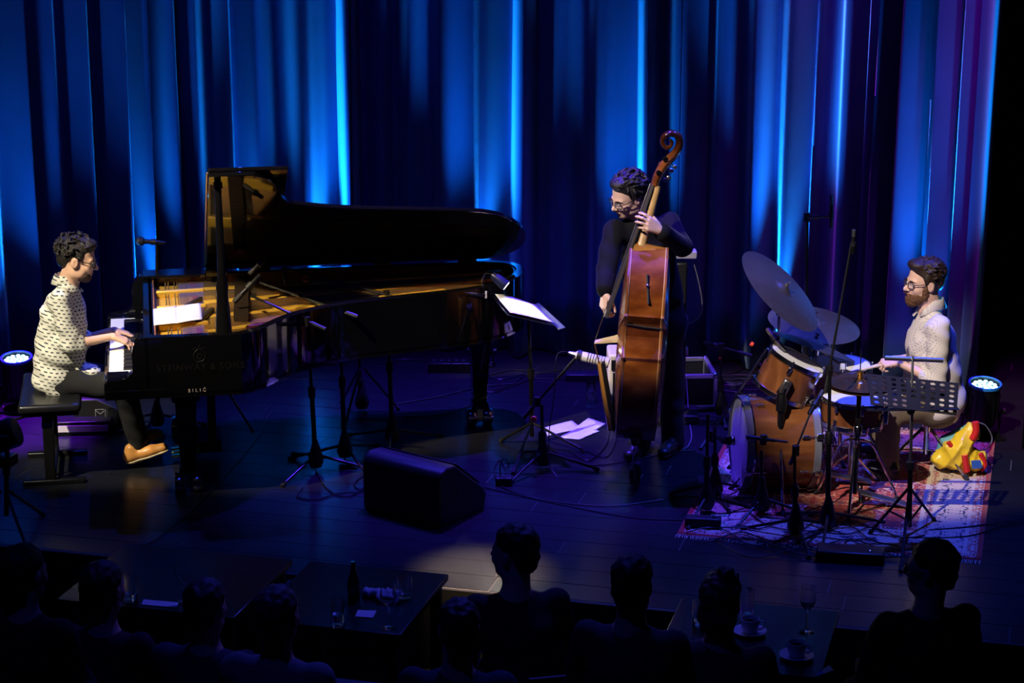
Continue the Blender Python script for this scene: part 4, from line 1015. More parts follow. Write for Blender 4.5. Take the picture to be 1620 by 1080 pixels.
fwd = nv((math.cos(R(10)), math.sin(R(10)), 0)); sdv = A_((-fwd[1], fwd[0], 0))   # sdv: his left, away from the camera
shR, shL = J(95, 473, -.17), J(107, 471, .19); elR, elL = J(112, 546, -.19), J(126, 540, .24); wrR, wrL = J(178, 532, -.07), J(180, 522, .24)
knR, knL = J(196, 612, -.12), J(192, 600, .16); anR, anL = J(219, 699, .03), J(216, 684, .26)
hd = Head(hc, nv(fwd + A_((0, -.10, -.22))), (0.02, 0, 1), 1.03)
S = SDF(.0052); hd.skin(S, nb, .053)
core = lambda S, o=0.0: None
def torso(S, hip, ch, nb, shR, shL, f, o=0.0, belly=.125, chest=.145):
    sd = nv(np.cross((0, 0, 1), f)); k = .04
    S.cap(hip + sd * .07, hip - sd * .07, belly + o, belly + o, k, (0, 0, 1), .95); mid = hip * .5 + ch * .5
    S.cap(hip + (0, 0, .05), mid, belly + .012 + o, belly + .012 + o, k, sd, 1.22); S.cap(mid, ch, belly + .015 + o, chest - .018 + o, k, sd, 1.22)
    S.cap(shR * .82 + ch * .18, shL * .82 + ch * .18, .068 + o, .068 + o, .06); S.cap(ch + (0, 0, .02), nb - (0, 0, .04), .10 + o, .060 + o, .06, sd, 1.3)
def arm(S, a, b, c, o=0.0, r0=.054, r1=.045, r2=.030, k=.03, part=1.0):
    S.cap(a, b, r0 + o, r1 + o, k)
    if part > 0: S.cap(b, b + (c - b) * part, r1 * .96 + o, r2 + o + (r1 - r2) * (1 - part), k)
torso(S, hip, ch, nb, shR, shL, fwd, -.012)
for a, b, c in ((shR, elR, wrR), (shL, elL, wrL)): arm(S, a, b, c, -.008, .050, .044, .029)
for a, b, c in ((hip + sdv * -.09, knR, anR), (hip + sdv * .09, knL, anL)): S.cap(a, b, .075, .052, .03); S.cap(b, c, .050, .036, .03)
hand(S, wrR, J(205, 541, -.03) - wrR, (.1, -.25, 1), (0, 1, 0), 1.02, (20, 34, 22), spread=.14); hand(S, wrL, J(205, 528, .25) - wrL, (.1, .1, 1), (0, -1, 0), 1.02, (18, 32, 24), spread=.14)
S.build('body', SKIN, pianist)
S = SDF(.0065)
torso(S, hip, ch, nb, shR, shL, fwd, .004, .128, .150)
for a, b, c in ((shR, elR, wrR), (shL, elL, wrL)): arm(S, a, b, c, .007, .054, .050, .040, .014, .16)
S.cap(J(86, 560, -.06), J(78, 600, -.05), .09, .085, .05); S.cap(hip + fwd * .03, J(146, 588, -.09), .10, .055, .05, (0, 0, 1), .8)
SHIRT = printed_cloth('dash_print_shirt', (.72, .70, .60), (.05, .055, .07), .034, .021, .55, .34, .12)
sh = S.build('shirt', SHIRT, pianist, wrinkle(.0060, 30))
# collar
def collar(t, nb, f, m, r_=.066, h=.042, tilt=.35, open_=.25):
    sd = nv(np.cross((0, 0, 1), f)); v = []; n = 28; b = MB()
    for k in range(n + 1):
        a = math.pi * (1 + open_ / 2) - (2 * math.pi * (1 - open_ / 3)) * (k / n - .5) ; ca, sa = math.cos(a), math.sin(a)
        dr = f * ca * 1.05 + sd * sa; w = .5 - .5 * ca
        fr = max(0, ca)
        b.v += [tuple(nb + dr * r_ * .98 + A_((0, 0, .020 - .055 * fr))), tuple(nb + dr * (r_ * .93) + A_((0, 0, .020 + h - .070 * fr))), tuple(nb + dr * (r_ * 1.22 + .012 * fr) + A_((0, 0, .012 - .055 * fr)))]
    for k in range(n):
        i = 3 * k; b.f += [(i, i + 3, i + 4, i + 1), (i + 1, i + 4, i + 5, i + 2)]
    o = b.build('collar', m, t); md = o.modifiers.new('thickness', 'SOLIDIFY'); md.thickness = .004; return o
collar(pianist, nb + A_((0, 0, -.015)) - fwd * .01, fwd, SHIRT, .068, .045)
S = SDF(.0065); S.cap(hip + sdv * .08 + (0, 0, -.01), hip - sdv * .08 + (0, 0, -.01), .118, .118, .04)
for a, b, c in ((hip + sdv * -.085, knR, anR), (hip + sdv * .085, knL, anL)): S.cap(a, b, .096, .072, .04); S.cap(b, c, .072, .062, .03)
TROUS = mat('charcoal_trousers', (.022, .022, .024), .9, var=.2, vscale=12, bump=.1, bscale=90, spec=.15)
S.build('trousers', TROUS, pianist, wrinkle(.003, 30, 1.0))
TAN = mat('tan_leather', (.50, .22, .055), .38, var=.18, vscale=18, bump=.06); SOLE = mat('cream_sole', (.46, .36, .22), .6, var=.1)
shoe(pianist, J(199, 735, -.01), J(271, 712, .03) + A_((0, 0, .0)), TAN, SOLE); shoe(pianist, J(206, 706, .30), J(262, 690, .37), TAN, SOLE)
HAIR = mat('dark_brown_hair', (.010, .007, .005), .6, var=.3, vscale=60, bump=.5, bscale=150)
S = SDF(.005); hd.e(S, (0, -.028, .054), (.082, .102, .082), .01); hd.e(S, (0, -.080, -.005), (.064, .044, .062), .03); hd.e(S, (0, .046, .098), (.054, .046, .030), .03)
for g in (-1, 1): hd.e(S, (g * .070, .006, .030), (.010, .022, .030), .02)
hd.e(S, (0, .112, -.012), (.080, .064, .078), .012, True)
locks(S, hd, 130, 3, .050, .0070, .016, (.080, .100, .080), (0, -.028, .054), wild=.8)
S.build('hair', HAIR, pianist)
BEARD = mat('short_dark_beard', (.085, .050, .030), .8, var=.3, vscale=80, bump=.4, bscale=250)
S = SDF(.004); hd.e(S, (0, .036, -.082), (.057, .052, .046), .01); hd.e(S, (0, .062, -.104), (.030, .027, .023), .02); hd.e(S, (0, .070, -.036), (.060, .050, .030), .01, True); hd.e(S, (0, .098, -.070), (.021, .020, .010), .006, True); hd.e(S, (0, -.045, -.06), (.08, .05, .08), .01, True)
S.build('beard', BEARD, pianist)
FRAME = mat('black_spectacle_frame', (.010, .009, .009), .3, var=.1)
hd.eyes(pianist); hd.lips(pianist); hd.brows(pianist, HAIR); hd.glasses(pianist, FRAME, .0245, .003)

# ================================================================== drummer
dD = 11.98; base, J = frame_at(1480, 760, dD)
drummer = thing('person', 'bearded drummer in a pale patterned shirt seated behind the drums', 'person', base, YAW)
hip = J(1480, 634); ch = J(1473, 542); nb = J(1471, 487); hc = J(1461, 445, -.01)
fwd = nv((-.97, -.06, 0)); sdv = A_((fwd[1], -fwd[0], 0)) * -1                                    # his left is towards the camera
sdv = nv(np.cross((0, 0, 1), fwd))
shL, shR = J(1485, 516, -.165), J(1466, 513, .17); elL, elR = J(1482, 602, -.20), J(1462, 592, .22); wrL, wrR = J(1428, 577, -.17), J(1432, 566, .10)
wrL = J(1421, 573, -.10)
knL, knR = J(1404, 652, -.16), J(1402, 640, .24); anL, anR = J(1404, 756, -.20), J(1392, 740, .20)
hd = Head(hc, nv(fwd + A_((0, -.22, -.02))), (0.16, 0, 1), 1.05)
S = SDF(.0052); hd.skin(S, nb, .058); torso(S, hip, ch, nb, shR, shL, fwd, -.012)
for a, b, c in ((shR, elR, wrR), (shL, elL, wrL)): arm(S, a, b, c, -.008, .052, .046, .030)
for a, b, c in ((hip + sdv * .09, knL, anL), (hip - sdv * .09, knR, anR)): S.cap(a, b, .078, .054, .03); S.cap(b, c, .052, .036, .03)
fist = [(58, 62, 40), (60, 66, 42), (62, 68, 44), (64, 68, 44)]
hand(S, wrL, J(1398, 574, -.10) - wrL, (-.1, -.35, 1), (0, 1, .2), 1.02, curls_=fist, spread=.04, thumb=(.35, .3)); hand(S, wrR, J(1404, 566, .08) - wrR, (-.1, .4, 1), (0, -1, .2), 1.02, curls_=fist, spread=.04, thumb=(.35, .3))
S.build('body', SKIN2, drummer)
S = SDF(.0065); torso(S, hip, ch, nb, shR, shL, fwd, .006, .138, .156); S.cap(hip * .6 + ch * .4 + fwd * .05, hip + fwd * .06 + A_((0, 0, .04)), .12, .12, .05)
for a, b, c in ((shR, elR, wrR), (shL, elL, wrL)): arm(S, a, b, c, .010, .056, .052, .044, .014, .22)
S.cap(J(1500, 628, -.05), J(1440, 632, -.07), .10, .065, .05, (0, 0, 1), .8)
SHIRT2 = printed_cloth('fine_leaf_print_shirt', (.66, .60, .55), (.44, .41, .40), .010, .016, .45, .6, .5)
S.build('shirt', SHIRT2, drummer, wrinkle(.0045, 32, 2.0)); collar(drummer, nb + A_((0, 0, -.004)) - fwd * .006, fwd, SHIRT2, .074, .048)
S = SDF(.0065); S.cap(hip + sdv * .08 + (0, 0, -.02), hip - sdv * .08 + (0, 0, -.02), .125, .125, .04)
for a, b, c in ((hip + sdv * .085, knL, anL), (hip - sdv * .085, knR, anR)): S.cap(a, b, .100, .078, .04); S.cap(b, c, .078, .066, .03)
S.build('trousers', mat('khaki_trousers', (.135, .100, .062), .85, var=.15, vscale=14, bump=.1, bscale=90), drummer, wrinkle(.003, 30, 3.0))
BSHOE = mat('black_shoe_leather', (.012, .011, .011), .35, var=.2)
shoe(drummer, J(1417, 800, -.22) * A_((1, 1, 0)) + A_((0, 0, .012)), J(1362, 812, -.20) * A_((1, 1, 0)) + A_((0, 0, .06)), BSHOE, RUBBER)
shoe(drummer, J(1405, 780, .18) * A_((1, 1, 0)) + A_((0, 0, .012)), J(1345, 784, .18) * A_((1, 1, 0)) + A_((0, 0, .05)), BSHOE, RUBBER)
HAIR2 = mat('brown_hair', (.022, .011, .006), .5, var=.3, vscale=60, bump=.4, bscale=150)
S = SDF(.005); hd.e(S, (0, -.026, .056), (.084, .101, .082), .01); hd.e(S, (0, -.075, .0), (.070, .045, .062), .03); hd.e(S, (0, .050, .102), (.060, .046, .030), .03)
for g in (-1, 1): hd.e(S, (g * .073, .004, .018), (.011, .024, .036), .02)
hd.e(S, (0, .115, .002), (.090, .070, .082), .010, True); hd.e(S, (.074, -.006, -.016), (.02, .024, .032), .008, True); hd.e(S, (-.074, -.006, -.016), (.02, .024, .032), .008, True)
locks(S, hd, 130, 5, .045, .0065, .006, (.082, .098, .078), (0, -.026, .056), wild=.35, low=-.6)
S.build('hair', HAIR2, drummer)
S = SDF(.004); hd.e(S, (0, .040, -.085), (.062, .058, .048), .01); hd.e(S, (0, .066, -.110), (.036, .034, .034), .02); hd.e(S, (0, .100, -.055), (.026, .012, .006), .006)
for g in (-1, 1): hd.e(S, (g * .064, .014, -.052), (.012, .022, .046), .012)
hd.e(S, (0, .074, -.026), (.066, .056, .034), .008, True); hd.e(S, (0, .106, -.071), (.019, .020, .0075), .004, True); hd.e(S, (0, -.050, -.06), (.08, .05, .09), .01, True)
S.build('beard', mat('full_brown_beard', (.105, .045, .018), .75, var=.35, vscale=80, bump=.5, bscale=200), drummer, curls(.0012, 260))
hd.eyes(drummer); hd.lips(drummer); hd.brows(drummer, HAIR2); hd.glasses(drummer, mat('dark_tortoise_frame', (.030, .012, .012), .3, var=.3), .0225, .0026)
# sticks
hL = WD(1403, 576, dD - .10); tp = WD(1346, 588, dD - .12)
WHITEW = mat('pale_maple_stick', (.62, .50, .36), .45, var=.08)
def stick(label, a, b):
    a, b = Vector(a), Vector(b); L = (b - a).length; t = thing('drum_stick', label, 'drum stick', a); M = along((0, 0, 0), b - a)
    MB().lathe([(0, 0), (.006, 0), (.0072, .004), (.0072, L * .72), (.0035, L - .012), (.0035, L - .012)], 10, M).build('shaft', WHITEW, t); MB().lathe([(0, L - .014), (.0035, L - .013), (.0052, L - .006), (.003, L), (0, L)], 10, M).build('tip', WHITEW, t)
dirS = (tp - hL).normalized(); stick('pale drum stick held in the hand beside the hi-hat rod', hL - dirS * .11, hL + dirS * .29)
h2 = WD(1408, 570, dD + .08); d2_ = (WD(1350, 590, dD - .02) - h2).normalized(); stick('pale drum stick held over the snare drum', h2 - d2_ * .10, h2 + d2_ * .30)

# ================================================================== double bass
gp_ = W(999, 757); bD = dist(gp_)
bb0 = WD(1005, 690, bD + .02); bt0 = WD(1027, 390, bD + .12)
Lv = (bt0 - bb0); BL_ = Lv.length; Lu = Lv.normalized(); Nu = (-_r + _f * .07); Nu = (Nu - Lu * Nu.dot(Lu)).normalized(); Wu = Lu.cross(Nu).normalized()
if Wu.dot(_f) > 0: Wu = -Wu
dbass = thing('double_bass', 'reddish brown double bass standing on its endpin, ribs towards the hall', 'double bass', gp_)
o0 = bb0 - gp_
def BP(v, w, n): return o0 + Lu * v + Wu * w + Nu * n            # v up the body, w across, n out of the front
half = [(0, 0), (.004, .09), (.02, .165), (.06, .235), (.13, .295), (.25, .330), (.37, .312), (.45, .278), (.495, .272), (.515, .285), (.522, .262), (.56, .212), (.625, .188), (.69, .202), (.735, .236), (.752, .262), (.764, .250), (.80, .248), (.87, .246), (.94, .225), (1.0, .178), (1.06, .110), (1.10, .055), (1.12, .035), (1.125, 0)]
sc = BL_ / 1.125; half = [(v * sc, w * sc) for v, w in half]
out = half[:-1] + [half[-1]] + [(v, -w) for v, w in half[-2:0:-1]]
th = .205
VARN = ramp_mat('bass_varnish', [(.25, (.035, .007, .002)), (.45, (.13, .030, .006)), (.60, (.24, .068, .012)), (.78, (.36, .13, .025))], .20, (1.5, 1.5, 3.4), 'noise', 2.4, coat=.9)
VARN_D = ramp_mat('bass_plate_varnish', [(.2, (.12, .03, .006)), (.9, (.30, .10, .02))], .25, (6, 6, .6), 'noise', 3, coat=.6)
VARN_A = ramp_mat('amber_varnish', [(.2, (.22, .075, .015)), (.8, (.42, .19, .045))], .25, (1, 1, 6), 'noise', 4, coat=.6)
MAPLE = ramp_mat('flamed_maple', [(.2, (.34, .18, .055)), (.8, (.56, .36, .14))], .35, (1, 1, 9), 'noise', 4, coat=.3)
rb = MB(); n = len(out)
for nn in (-th / 2, th / 2): rb.v += [tuple(BP(v, w * .985, nn)) for v, w in out]
rb.f += [(i, (i + 1) % n, n + (i + 1) % n, n + i) for i in range(n)]
rb.build('ribs', VARN, dbass, angle=25)
def bplate(name, n0, sg, m):
    b = MB(); e_ = 1.03; cv = .56 * sc
    rings = [(1.0, 0, 0), (1.0, 1, 0), (1.0, 1, .0), (.94, 1, .003), (.80, 1, .014), (.55, 1, .026), (.3, 1, .032), (.02, 1, .034)]
    for (s_, k, hgt) in rings:
        for v, w in out:
            vv = cv + (v - cv) * s_ * (1.006 if s_ == 1 else 1); ww = w * s_ * e_; b.v.append(tuple(BP(vv, ww, n0 + sg * ((.011 if k else 0) + hgt))))
    for r_ in range(len(rings) - 1):
        for i in range(n): b.f.append((r_ * n + i, r_ * n + (i + 1) % n, (r_ + 1) * n + (i + 1) % n, (r_ + 1) * n + i))
    b.f.append(tuple(range(n)))
    return b.build(name, m, dbass, angle=40)
bplate('front_plate', th / 2, 1, VARN_D); bplate('back_plate', -th / 2, -1, VARN_D)
EDGEW = mat('pale_edge_lining', (.52, .30, .12), .4, var=.1)
for nn in (-th / 2 + .002, th / 2 - .002): MB().tube([BP(v, w * 1.0, nn) for v, w in out], .0035, 6, closed=True).build('edge_lining', EDGEW, dbass)
wn = [(v, w) for v, w in half if .5 * sc < v < .78 * sc]
MB().tube([BP(.683 * sc, .206 * sc, -th / 2 - .01), BP(.688 * sc, .207 * sc, 0), BP(.70 * sc, .209 * sc, th / 2 + .01)], .006, 6).build('strap', mat('dark_strap', (.02, .014, .012), .8, var=.2), dbass)
for sg in (-1, 1):
    fh = [BP(v * sc, sg * w * sc, th / 2 + .040 - abs(w) * .10) for v, w in ((.70, .10), (.69, .085), (.66, .10), (.60, .13), (.54, .15), (.51, .165), (.52, .185))]
    MB().tube(spline(fh, 5), .006, 6).build('f_hole', mat('f_hole_dark', (.004, .003, .003), .9, var=.1), dbass)
def Bx(px, py, dd): return WD(px, py, dd) - gp_
midD = bD + .10
nut = Bx(1031, 291, bD + .17); fbe = Bx(957, 500, bD + .06); brg = Bx(940, 541, bD + .05)
fu = (nut - fbe); FL = fu.length; fu.normalize(); fn = (Nu - fu * Nu.dot(fu)).normalized()
fb = MB()
for (t, w, d) in ((0, .047, .020), (1, .022, .018)):
    c = fbe + fu * FL * t
    for q in range(7):
        a = R(-90 + 30 * q); fb.v.append(tuple(c + Wu * w * math.sin(a) + fn * (.012 * math.cos(a) - .004)))
    fb.v += [tuple(c + Wu * w - fn * d), tuple(c - Wu * w - fn * d)]
fb.f += [(i, (i + 1) % 9, 9 + (i + 1) % 9, 9 + i) for i in range(9)] + [tuple(range(9))[::-1], tuple(range(9, 18))]
fb.build('fingerboard', mat('ebony_fingerboard', (.030, .024, .022), .3, var=.2, coat=.2), dbass, angle=40)
heel = BP(1.10 * sc, 0, .03); hp = Bx(1012, 382, bD + .13)
MB().tube([heel + Nu * .02, hp - fn * .012, nut - fn * .040 - fu * .03, nut - fn * .034], [.050, .030, .0215, .022], 12).build('neck', MAPLE, dbass)
# button and shoulder of the neck
MB().tube([BP(1.075 * sc, 0, -th / 2 + .01), BP(1.10 * sc, 0, th / 2 - .01)], .052, 12).build('neck_heel', VARN_A, dbass)
sp_px = [(1036, 293), (1040, 281), (1047, 267), (1057, 254), (1068, 243), (1075, 230), (1074, 217), (1064, 211), (1053, 214), (1048, 223), (1052, 232), (1060, 232), (1063, 225), (1059, 221)]
spts = spline([Bx(x, y, bD + .17) for x, y in sp_px], 5); ns = len(spts)
rad = list(np.interp(np.linspace(0, 1, ns), [0, .15, .35, .5, .7, 1], [.026, .030, .027, .021, .016, .009])); sm = MB().tube(spts, rad, 12)
pc_ = spts[ns // 2]; sm.v = [tuple(Vector(v) + Wu * ((Vector(v) - pc_).dot(Wu) * .55)) for v in sm.v]
sm.build('scroll', VARN, dbass)
for (ax, ay, kx, ky) in ((1051, 249, 1067, 262), (1046, 262, 1063, 272), (1041, 271, 1057, 279), (1037, 281, 1053, 287)):
    j = ((1051, 249), (1046, 262), (1041, 271), (1037, 281)).index((ax, ay)); sgn = -1 if j % 2 == 0 else 1
    a = Bx(ax, ay, bD + .17) + _f * (.042 * sgn); k = Bx(kx, ky, bD + .17) + _f * (.042 * sgn)
    tm = MB().lathe([(0, -.003), (.015, -.003), (.015, .004), (.006, .006), (0, .006)], 16, along(a, a + _f * sgn)).build('tuning_gear', CHROME, dbass)
    MB().tube([a, k], .0035, 6).build('worm_shaft', CHROME, tm); MB().ball((0, 0, 0), (.012, .005, .015), 10, 8, Matrix.Translation(k) @ (k - a).to_track_quat('Z', 'X').to_matrix().to_4x4()).build('tuning_key', STEEL, tm)
# bridge, strings, tailpiece, endpin
ft_ = BP(.575 * sc, 0, th / 2 + .038); bdv = (brg - ft_); bh = bdv.length; bu = bdv.normalized()
br = MB()
for (t, w, d) in ((0, .075, .013), (.25, .060, .011), (.6, .055, .008), (1, .046, .004)):
    c = ft_ + bu * bh * t
    br.v += [tuple(c + Wu * w + Lu * d), tuple(c - Wu * w + Lu * d), tuple(c - Wu * w - Lu * d), tuple(c + Wu * w - Lu * d)]
for r_ in range(3):
    for i in range(4): br.f.append((r_ * 4 + i, r_ * 4 + (i + 1) % 4, r_ * 4 + 4 + (i + 1) % 4, r_ * 4 + 4 + i))
br.f += [(3, 2, 1, 0), (12, 13, 14, 15)]
br.build('bridge', mat('pale_bridge_maple', (.62, .46, .25), .5, var=.1), dbass, False, bevel=.002)
tpt, tpb = Bx(949, 574, bD + .05), Bx(967, 680, bD + .03)
for k in range(4):
    w = (k - 1.5) / 1.5
    MB().tube([nut + Wu * w * .016 + fn * .010, brg + Wu * w * .040, tpt + Wu * w * .028 + Nu * .005], .0019, 5).build('string', mat('bass_string', (.55, .53, .5), .25, 1.0, var=.1), dbass)
tu = (tpb - tpt).normalized(); tn = (Nu - tu * Nu.dot(tu)).normalized(); TLn = (tpb - tpt).length
tpm = MB()
for (t, w, d) in ((0, .044, .010), (.5, .036, .014), (1, .024, .012)):
    c = tpt + tu * TLn * t
    for q in range(7):
        a = R(-90 + 30 * q); tpm.v.append(tuple(c + Wu * w * math.sin(a) + tn * d * 1.6 * math.cos(a)))
    tpm.v += [tuple(c + Wu * w - tn * .006), tuple(c - Wu * w - tn * .006)]
for r_ in range(2): tpm.f += [(r_ * 9 + i, r_ * 9 + (i + 1) % 9, r_ * 9 + 9 + (i + 1) % 9, r_ * 9 + 9 + i) for i in range(9)]
tpm.f += [tuple(range(9))[::-1], tuple(range(18, 27))]
tl_ = tpm.build('tailpiece', mat('amber_tailpiece', (.46, .20, .035), .3, var=.15, coat=.5), dbass, angle=50)
MB().prism([(-.040, 0), (.040, 0), (.022, TLn), (-.022, TLn)], -.030, -.010, axes(tpt, Wu, tu, tn)).build('tailpiece_underside', mat('black_tail_wood', (.008, .007, .006), .4, var=.1), tl_)
MB().tube([tpb - tu * .01, BP(-.004, 0, th / 2 - .02), BP(-.02, 0, 0)], .004, 6).build('tail_cord', CABLE, dbass)
ep = BP(-.005, 0, 0); tipv = Vector((0, 0, .0))
MB().lathe([(0, 0), (.020, 0), (.024, .03), (.016, .05), (0, .05)], 14, along(ep, ep - Lu)).build('endpin_collar', BLACKP, dbass)
rod = MB().tube([ep - Lu * .03, tipv + Z * .05], .006, 8).build('endpin', STEEL, dbass); MB().tube([tipv + Z * .055, tipv + Z * .002], [.010, .013], 10).build('rubber_tip', RUBBER, rod)
pk = BP(.985 * sc, .196 * sc, -.02); MB().tube([BP(.99 * sc, .205 * sc, .0), BP(.83 * sc, .256 * sc, -.02)], .008, 6).build('pickup_jack_clip', BLACKP, dbass)
kk = BP(.93 * sc, .237 * sc, -.005); MB().ball(tuple(kk), .010, 10, 8).build('jack_knob', CHROME, dbass)

# ================================================================== bassist
sD = 12.26; base, J = frame_at(1045, 715, sD)
bassist = thing('person', 'man in black suit and glasses standing behind and playing the double bass', 'person', base, YAW)
hip = J(1038, 512, .06); ch = J(1024, 400, .02); nb = J(1012, 346, -.06); hc = J(993, 309, -.13)
fwd = nv((-.62, -.55, 0)); sdv = nv(np.cross((0, 0, 1), fwd))           # his left points to the right of the photograph
shL, shR = J(1060, 354, .0), J(972, 364, -.12); elL, elR = J(1080, 390, -.17), J(960, 424, -.25); wrL, wrR = J(1044, 364, -.37), J(957, 462, -.38)
knL, knR = J(1064, 605, .10), J(1022, 605, -.02); anL, anR = J(1064, 700, .08), J(1012, 700, -.02)
hd = Head(hc, nv((-.78, -.42, -.36)), (.30, .0, 1), 1.04)
S = SDF(.0052); hd.skin(S, nb, .054); torso(S, hip, ch, nb, shR, shL, fwd, -.015)
for a, b, c in ((shR, elR, wrR), (shL, elL, wrL)): arm(S, a, b, c, -.010, .050, .043, .030)
for a, b, c in ((hip + sdv * .09, knL, anL), (hip - sdv * .09, knR, anR)): S.cap(a, b, .075, .052, .03); S.cap(b, c, .050, .036, .03)
grip = [(14, 34, 34), (14, 36, 36), (16, 38, 36), (20, 40, 36)]
hand(S, wrL, J(1014, 347, -.43) - wrL, (.20, -.85, .30), (-.2, .1, 1), 1.08, curls_=grip, spread=.12)
pl = [(30, 40, 30), (28, 40, 30), (34, 48, 34), (40, 52, 36)]
hand(S, wrR, J(954, 488, -.40) - wrR, (-.85, -.35, 0), (.2, -1, 0), 1.04, curls_=pl, spread=.08)
S.build('body', SKIN2, bassist)
SUIT = mat('black_suit_wool', (.0055, .0055, .008), .85, var=.2, vscale=14, bump=.08, bscale=120, sheen=.06, spec=.15)
S = SDF(.007); torso(S, hip, ch, nb, shR, shL, fwd, .010, .130, .158)
for a, b, c in ((shR, elR, wrR), (shL, elL, wrL)): arm(S, a, b, c, .012, .056, .050, .038, .016, .88)
S.cap(hip + A_((0, 0, .1)), hip - A_((0, 0, .09)), .165, .165, .05, fwd, .72)
hd.e(S, (0, -.01, -.20), (.02, .02, .02), .01)
S.build('jacket', SUIT, bassist, wrinkle(.0045, 26, 4.0))
collar(bassist, nb + A_((0, 0, -.015)), fwd, mat('black_shirt', (.008, .008, .010), .7, var=.1), .070, .036)
for sg in (-1, 1):       # lapels
    a = nb + fwd * .075 + sdv * .035 * sg; b_ = ch + fwd * .135 + sdv * .075 * sg - A_((0, 0, .02)); c_ = ch + fwd * .150 - A_((0, 0, .13)); e2 = nb + fwd * .06 + sdv * .075 * sg - A_((0, 0, .02))
    lp = MB(); lp.v = [tuple(a), tuple(e2), tuple(b_), tuple(c_)]; lp.f = [(0, 1, 2, 3)]; ob = lp.build('lapel', SUIT, bassist, False); md = ob.modifiers.new('thickness', 'SOLIDIFY'); md.thickness = .006
S = SDF(.007); S.cap(hip + sdv * .08, hip - sdv * .08, .115, .115, .04)
for a, b, c in ((hip + sdv * .085, knL, anL), (hip - sdv * .085, knR, anR)): S.cap(a, b, .098, .076, .04); S.cap(b, c, .076, .070, .03)
S.build('trousers', mat('black_trousers', (.0045, .0045, .006), .85, var=.2, bump=.08, bscale=100), bassist, wrinkle(.003, 30, 5.0))
shoe(bassist, J(1070, 712, .10) * A_((1, 1, 0)) + A_((0, 0, .005)), J(1045, 722, -.14) * A_((1, 1, 0)) + A_((0, 0, .005)), BSHOE, RUBBER)
shoe(bassist, J(1020, 708, .04) * A_((1, 1, 0)) + A_((0, 0, .005)), J(990, 716, -.18) * A_((1, 1, 0)) + A_((0, 0, .005)), BSHOE, RUBBER)
S = SDF(.005); hd.e(S, (0, -.026, .052), (.082, .100, .080), .01); hd.e(S, (0, -.080, -.012), (.066, .042, .068), .03); hd.e(S, (0, .040, .104), (.056, .046, .028), .03)
for g in (-1, 1): hd.e(S, (g * .072, -.002, .018), (.011, .024, .034), .02)
hd.e(S, (0, .118, -.010), (.088, .066, .088), .012, True)
locks(S, hd, 140, 8, .060, .0075, .012, (.080, .098, .078), (0, -.026, .054), wild=.5)
S.build('hair', mat('black_hair', (.010, .008, .008), .5, var=.3, vscale=60, bump=.5, bscale=140), bassist)
hd.eyes(bassist); hd.lips(bassist); hd.brows(bassist, HAIR); hd.glasses(bassist, FRAME, .0245, .0026)
S = SDF(.004); hd.e(S, (0, .078, -.104), (.017, .012, .015), .01); hd.e(S, (0, .099, -.0555), (.019, .006, .0042), .005); S.build('goatee', BEARD, bassist)
for ang in (0,):         # shirt cuff at the fretting hand
    d_c = nv(wrL - elL); MB().tube([wrL - d_c * .045, wrL - d_c * .020], .041, 14).build('cuff', mat('black_shirt'), bassist)
# ================================================================== piano bench
LEATHER = mat('black_bench_leather', (.010, .010, .012), .30, var=.2, bump=.04, bscale=30, spec=.6)
sc_ = (W(45, 650, .50) + W(128, 643, .50)) / 2; far_ = W(64, 590, .50)
bc = PW(-.36, .74); bench = thing('piano_bench', 'black leather piano bench with side knob under the pianist', 'bench', (bc.x, bc.y, 0), PTH)
MB().box((0, .0, .485), (.36, .74, .055)).build('seat_cushion', LEATHER, bench, bevel=.022, segs=4)
MB().box((0, .0, .448), (.33, .70, .022)).build('seat_frame', BLACKM, bench, bevel=.004)
for y in (-.27, .27):
    MB().box((0, y, .015), (.36, .05, .03)).build('foot_bar', BLACKM, bench, bevel=.006)
    lg = MB().box((-.02, y, .23), (.06, .045, .42)).build('column', BLACKM, bench, bevel=.005)
    MB().box((-.02, y, .37), (.066, .050, .04)).build('column_sleeve', STEEL, lg, bevel=.003)
MB().tube([(0, -.25, .06), (0, .25, .06)], .014, 10).build('cross_tube', BLACKM, bench)
MB().tube([(-.10, -.30, .44), (-.21, -.36, .43)], .008, 8).build('height_lever', BLACKM, bench); MB().ball((-.22, -.365, .43), .018, 10, 8).build('lever_knob', BLACKP, bench)
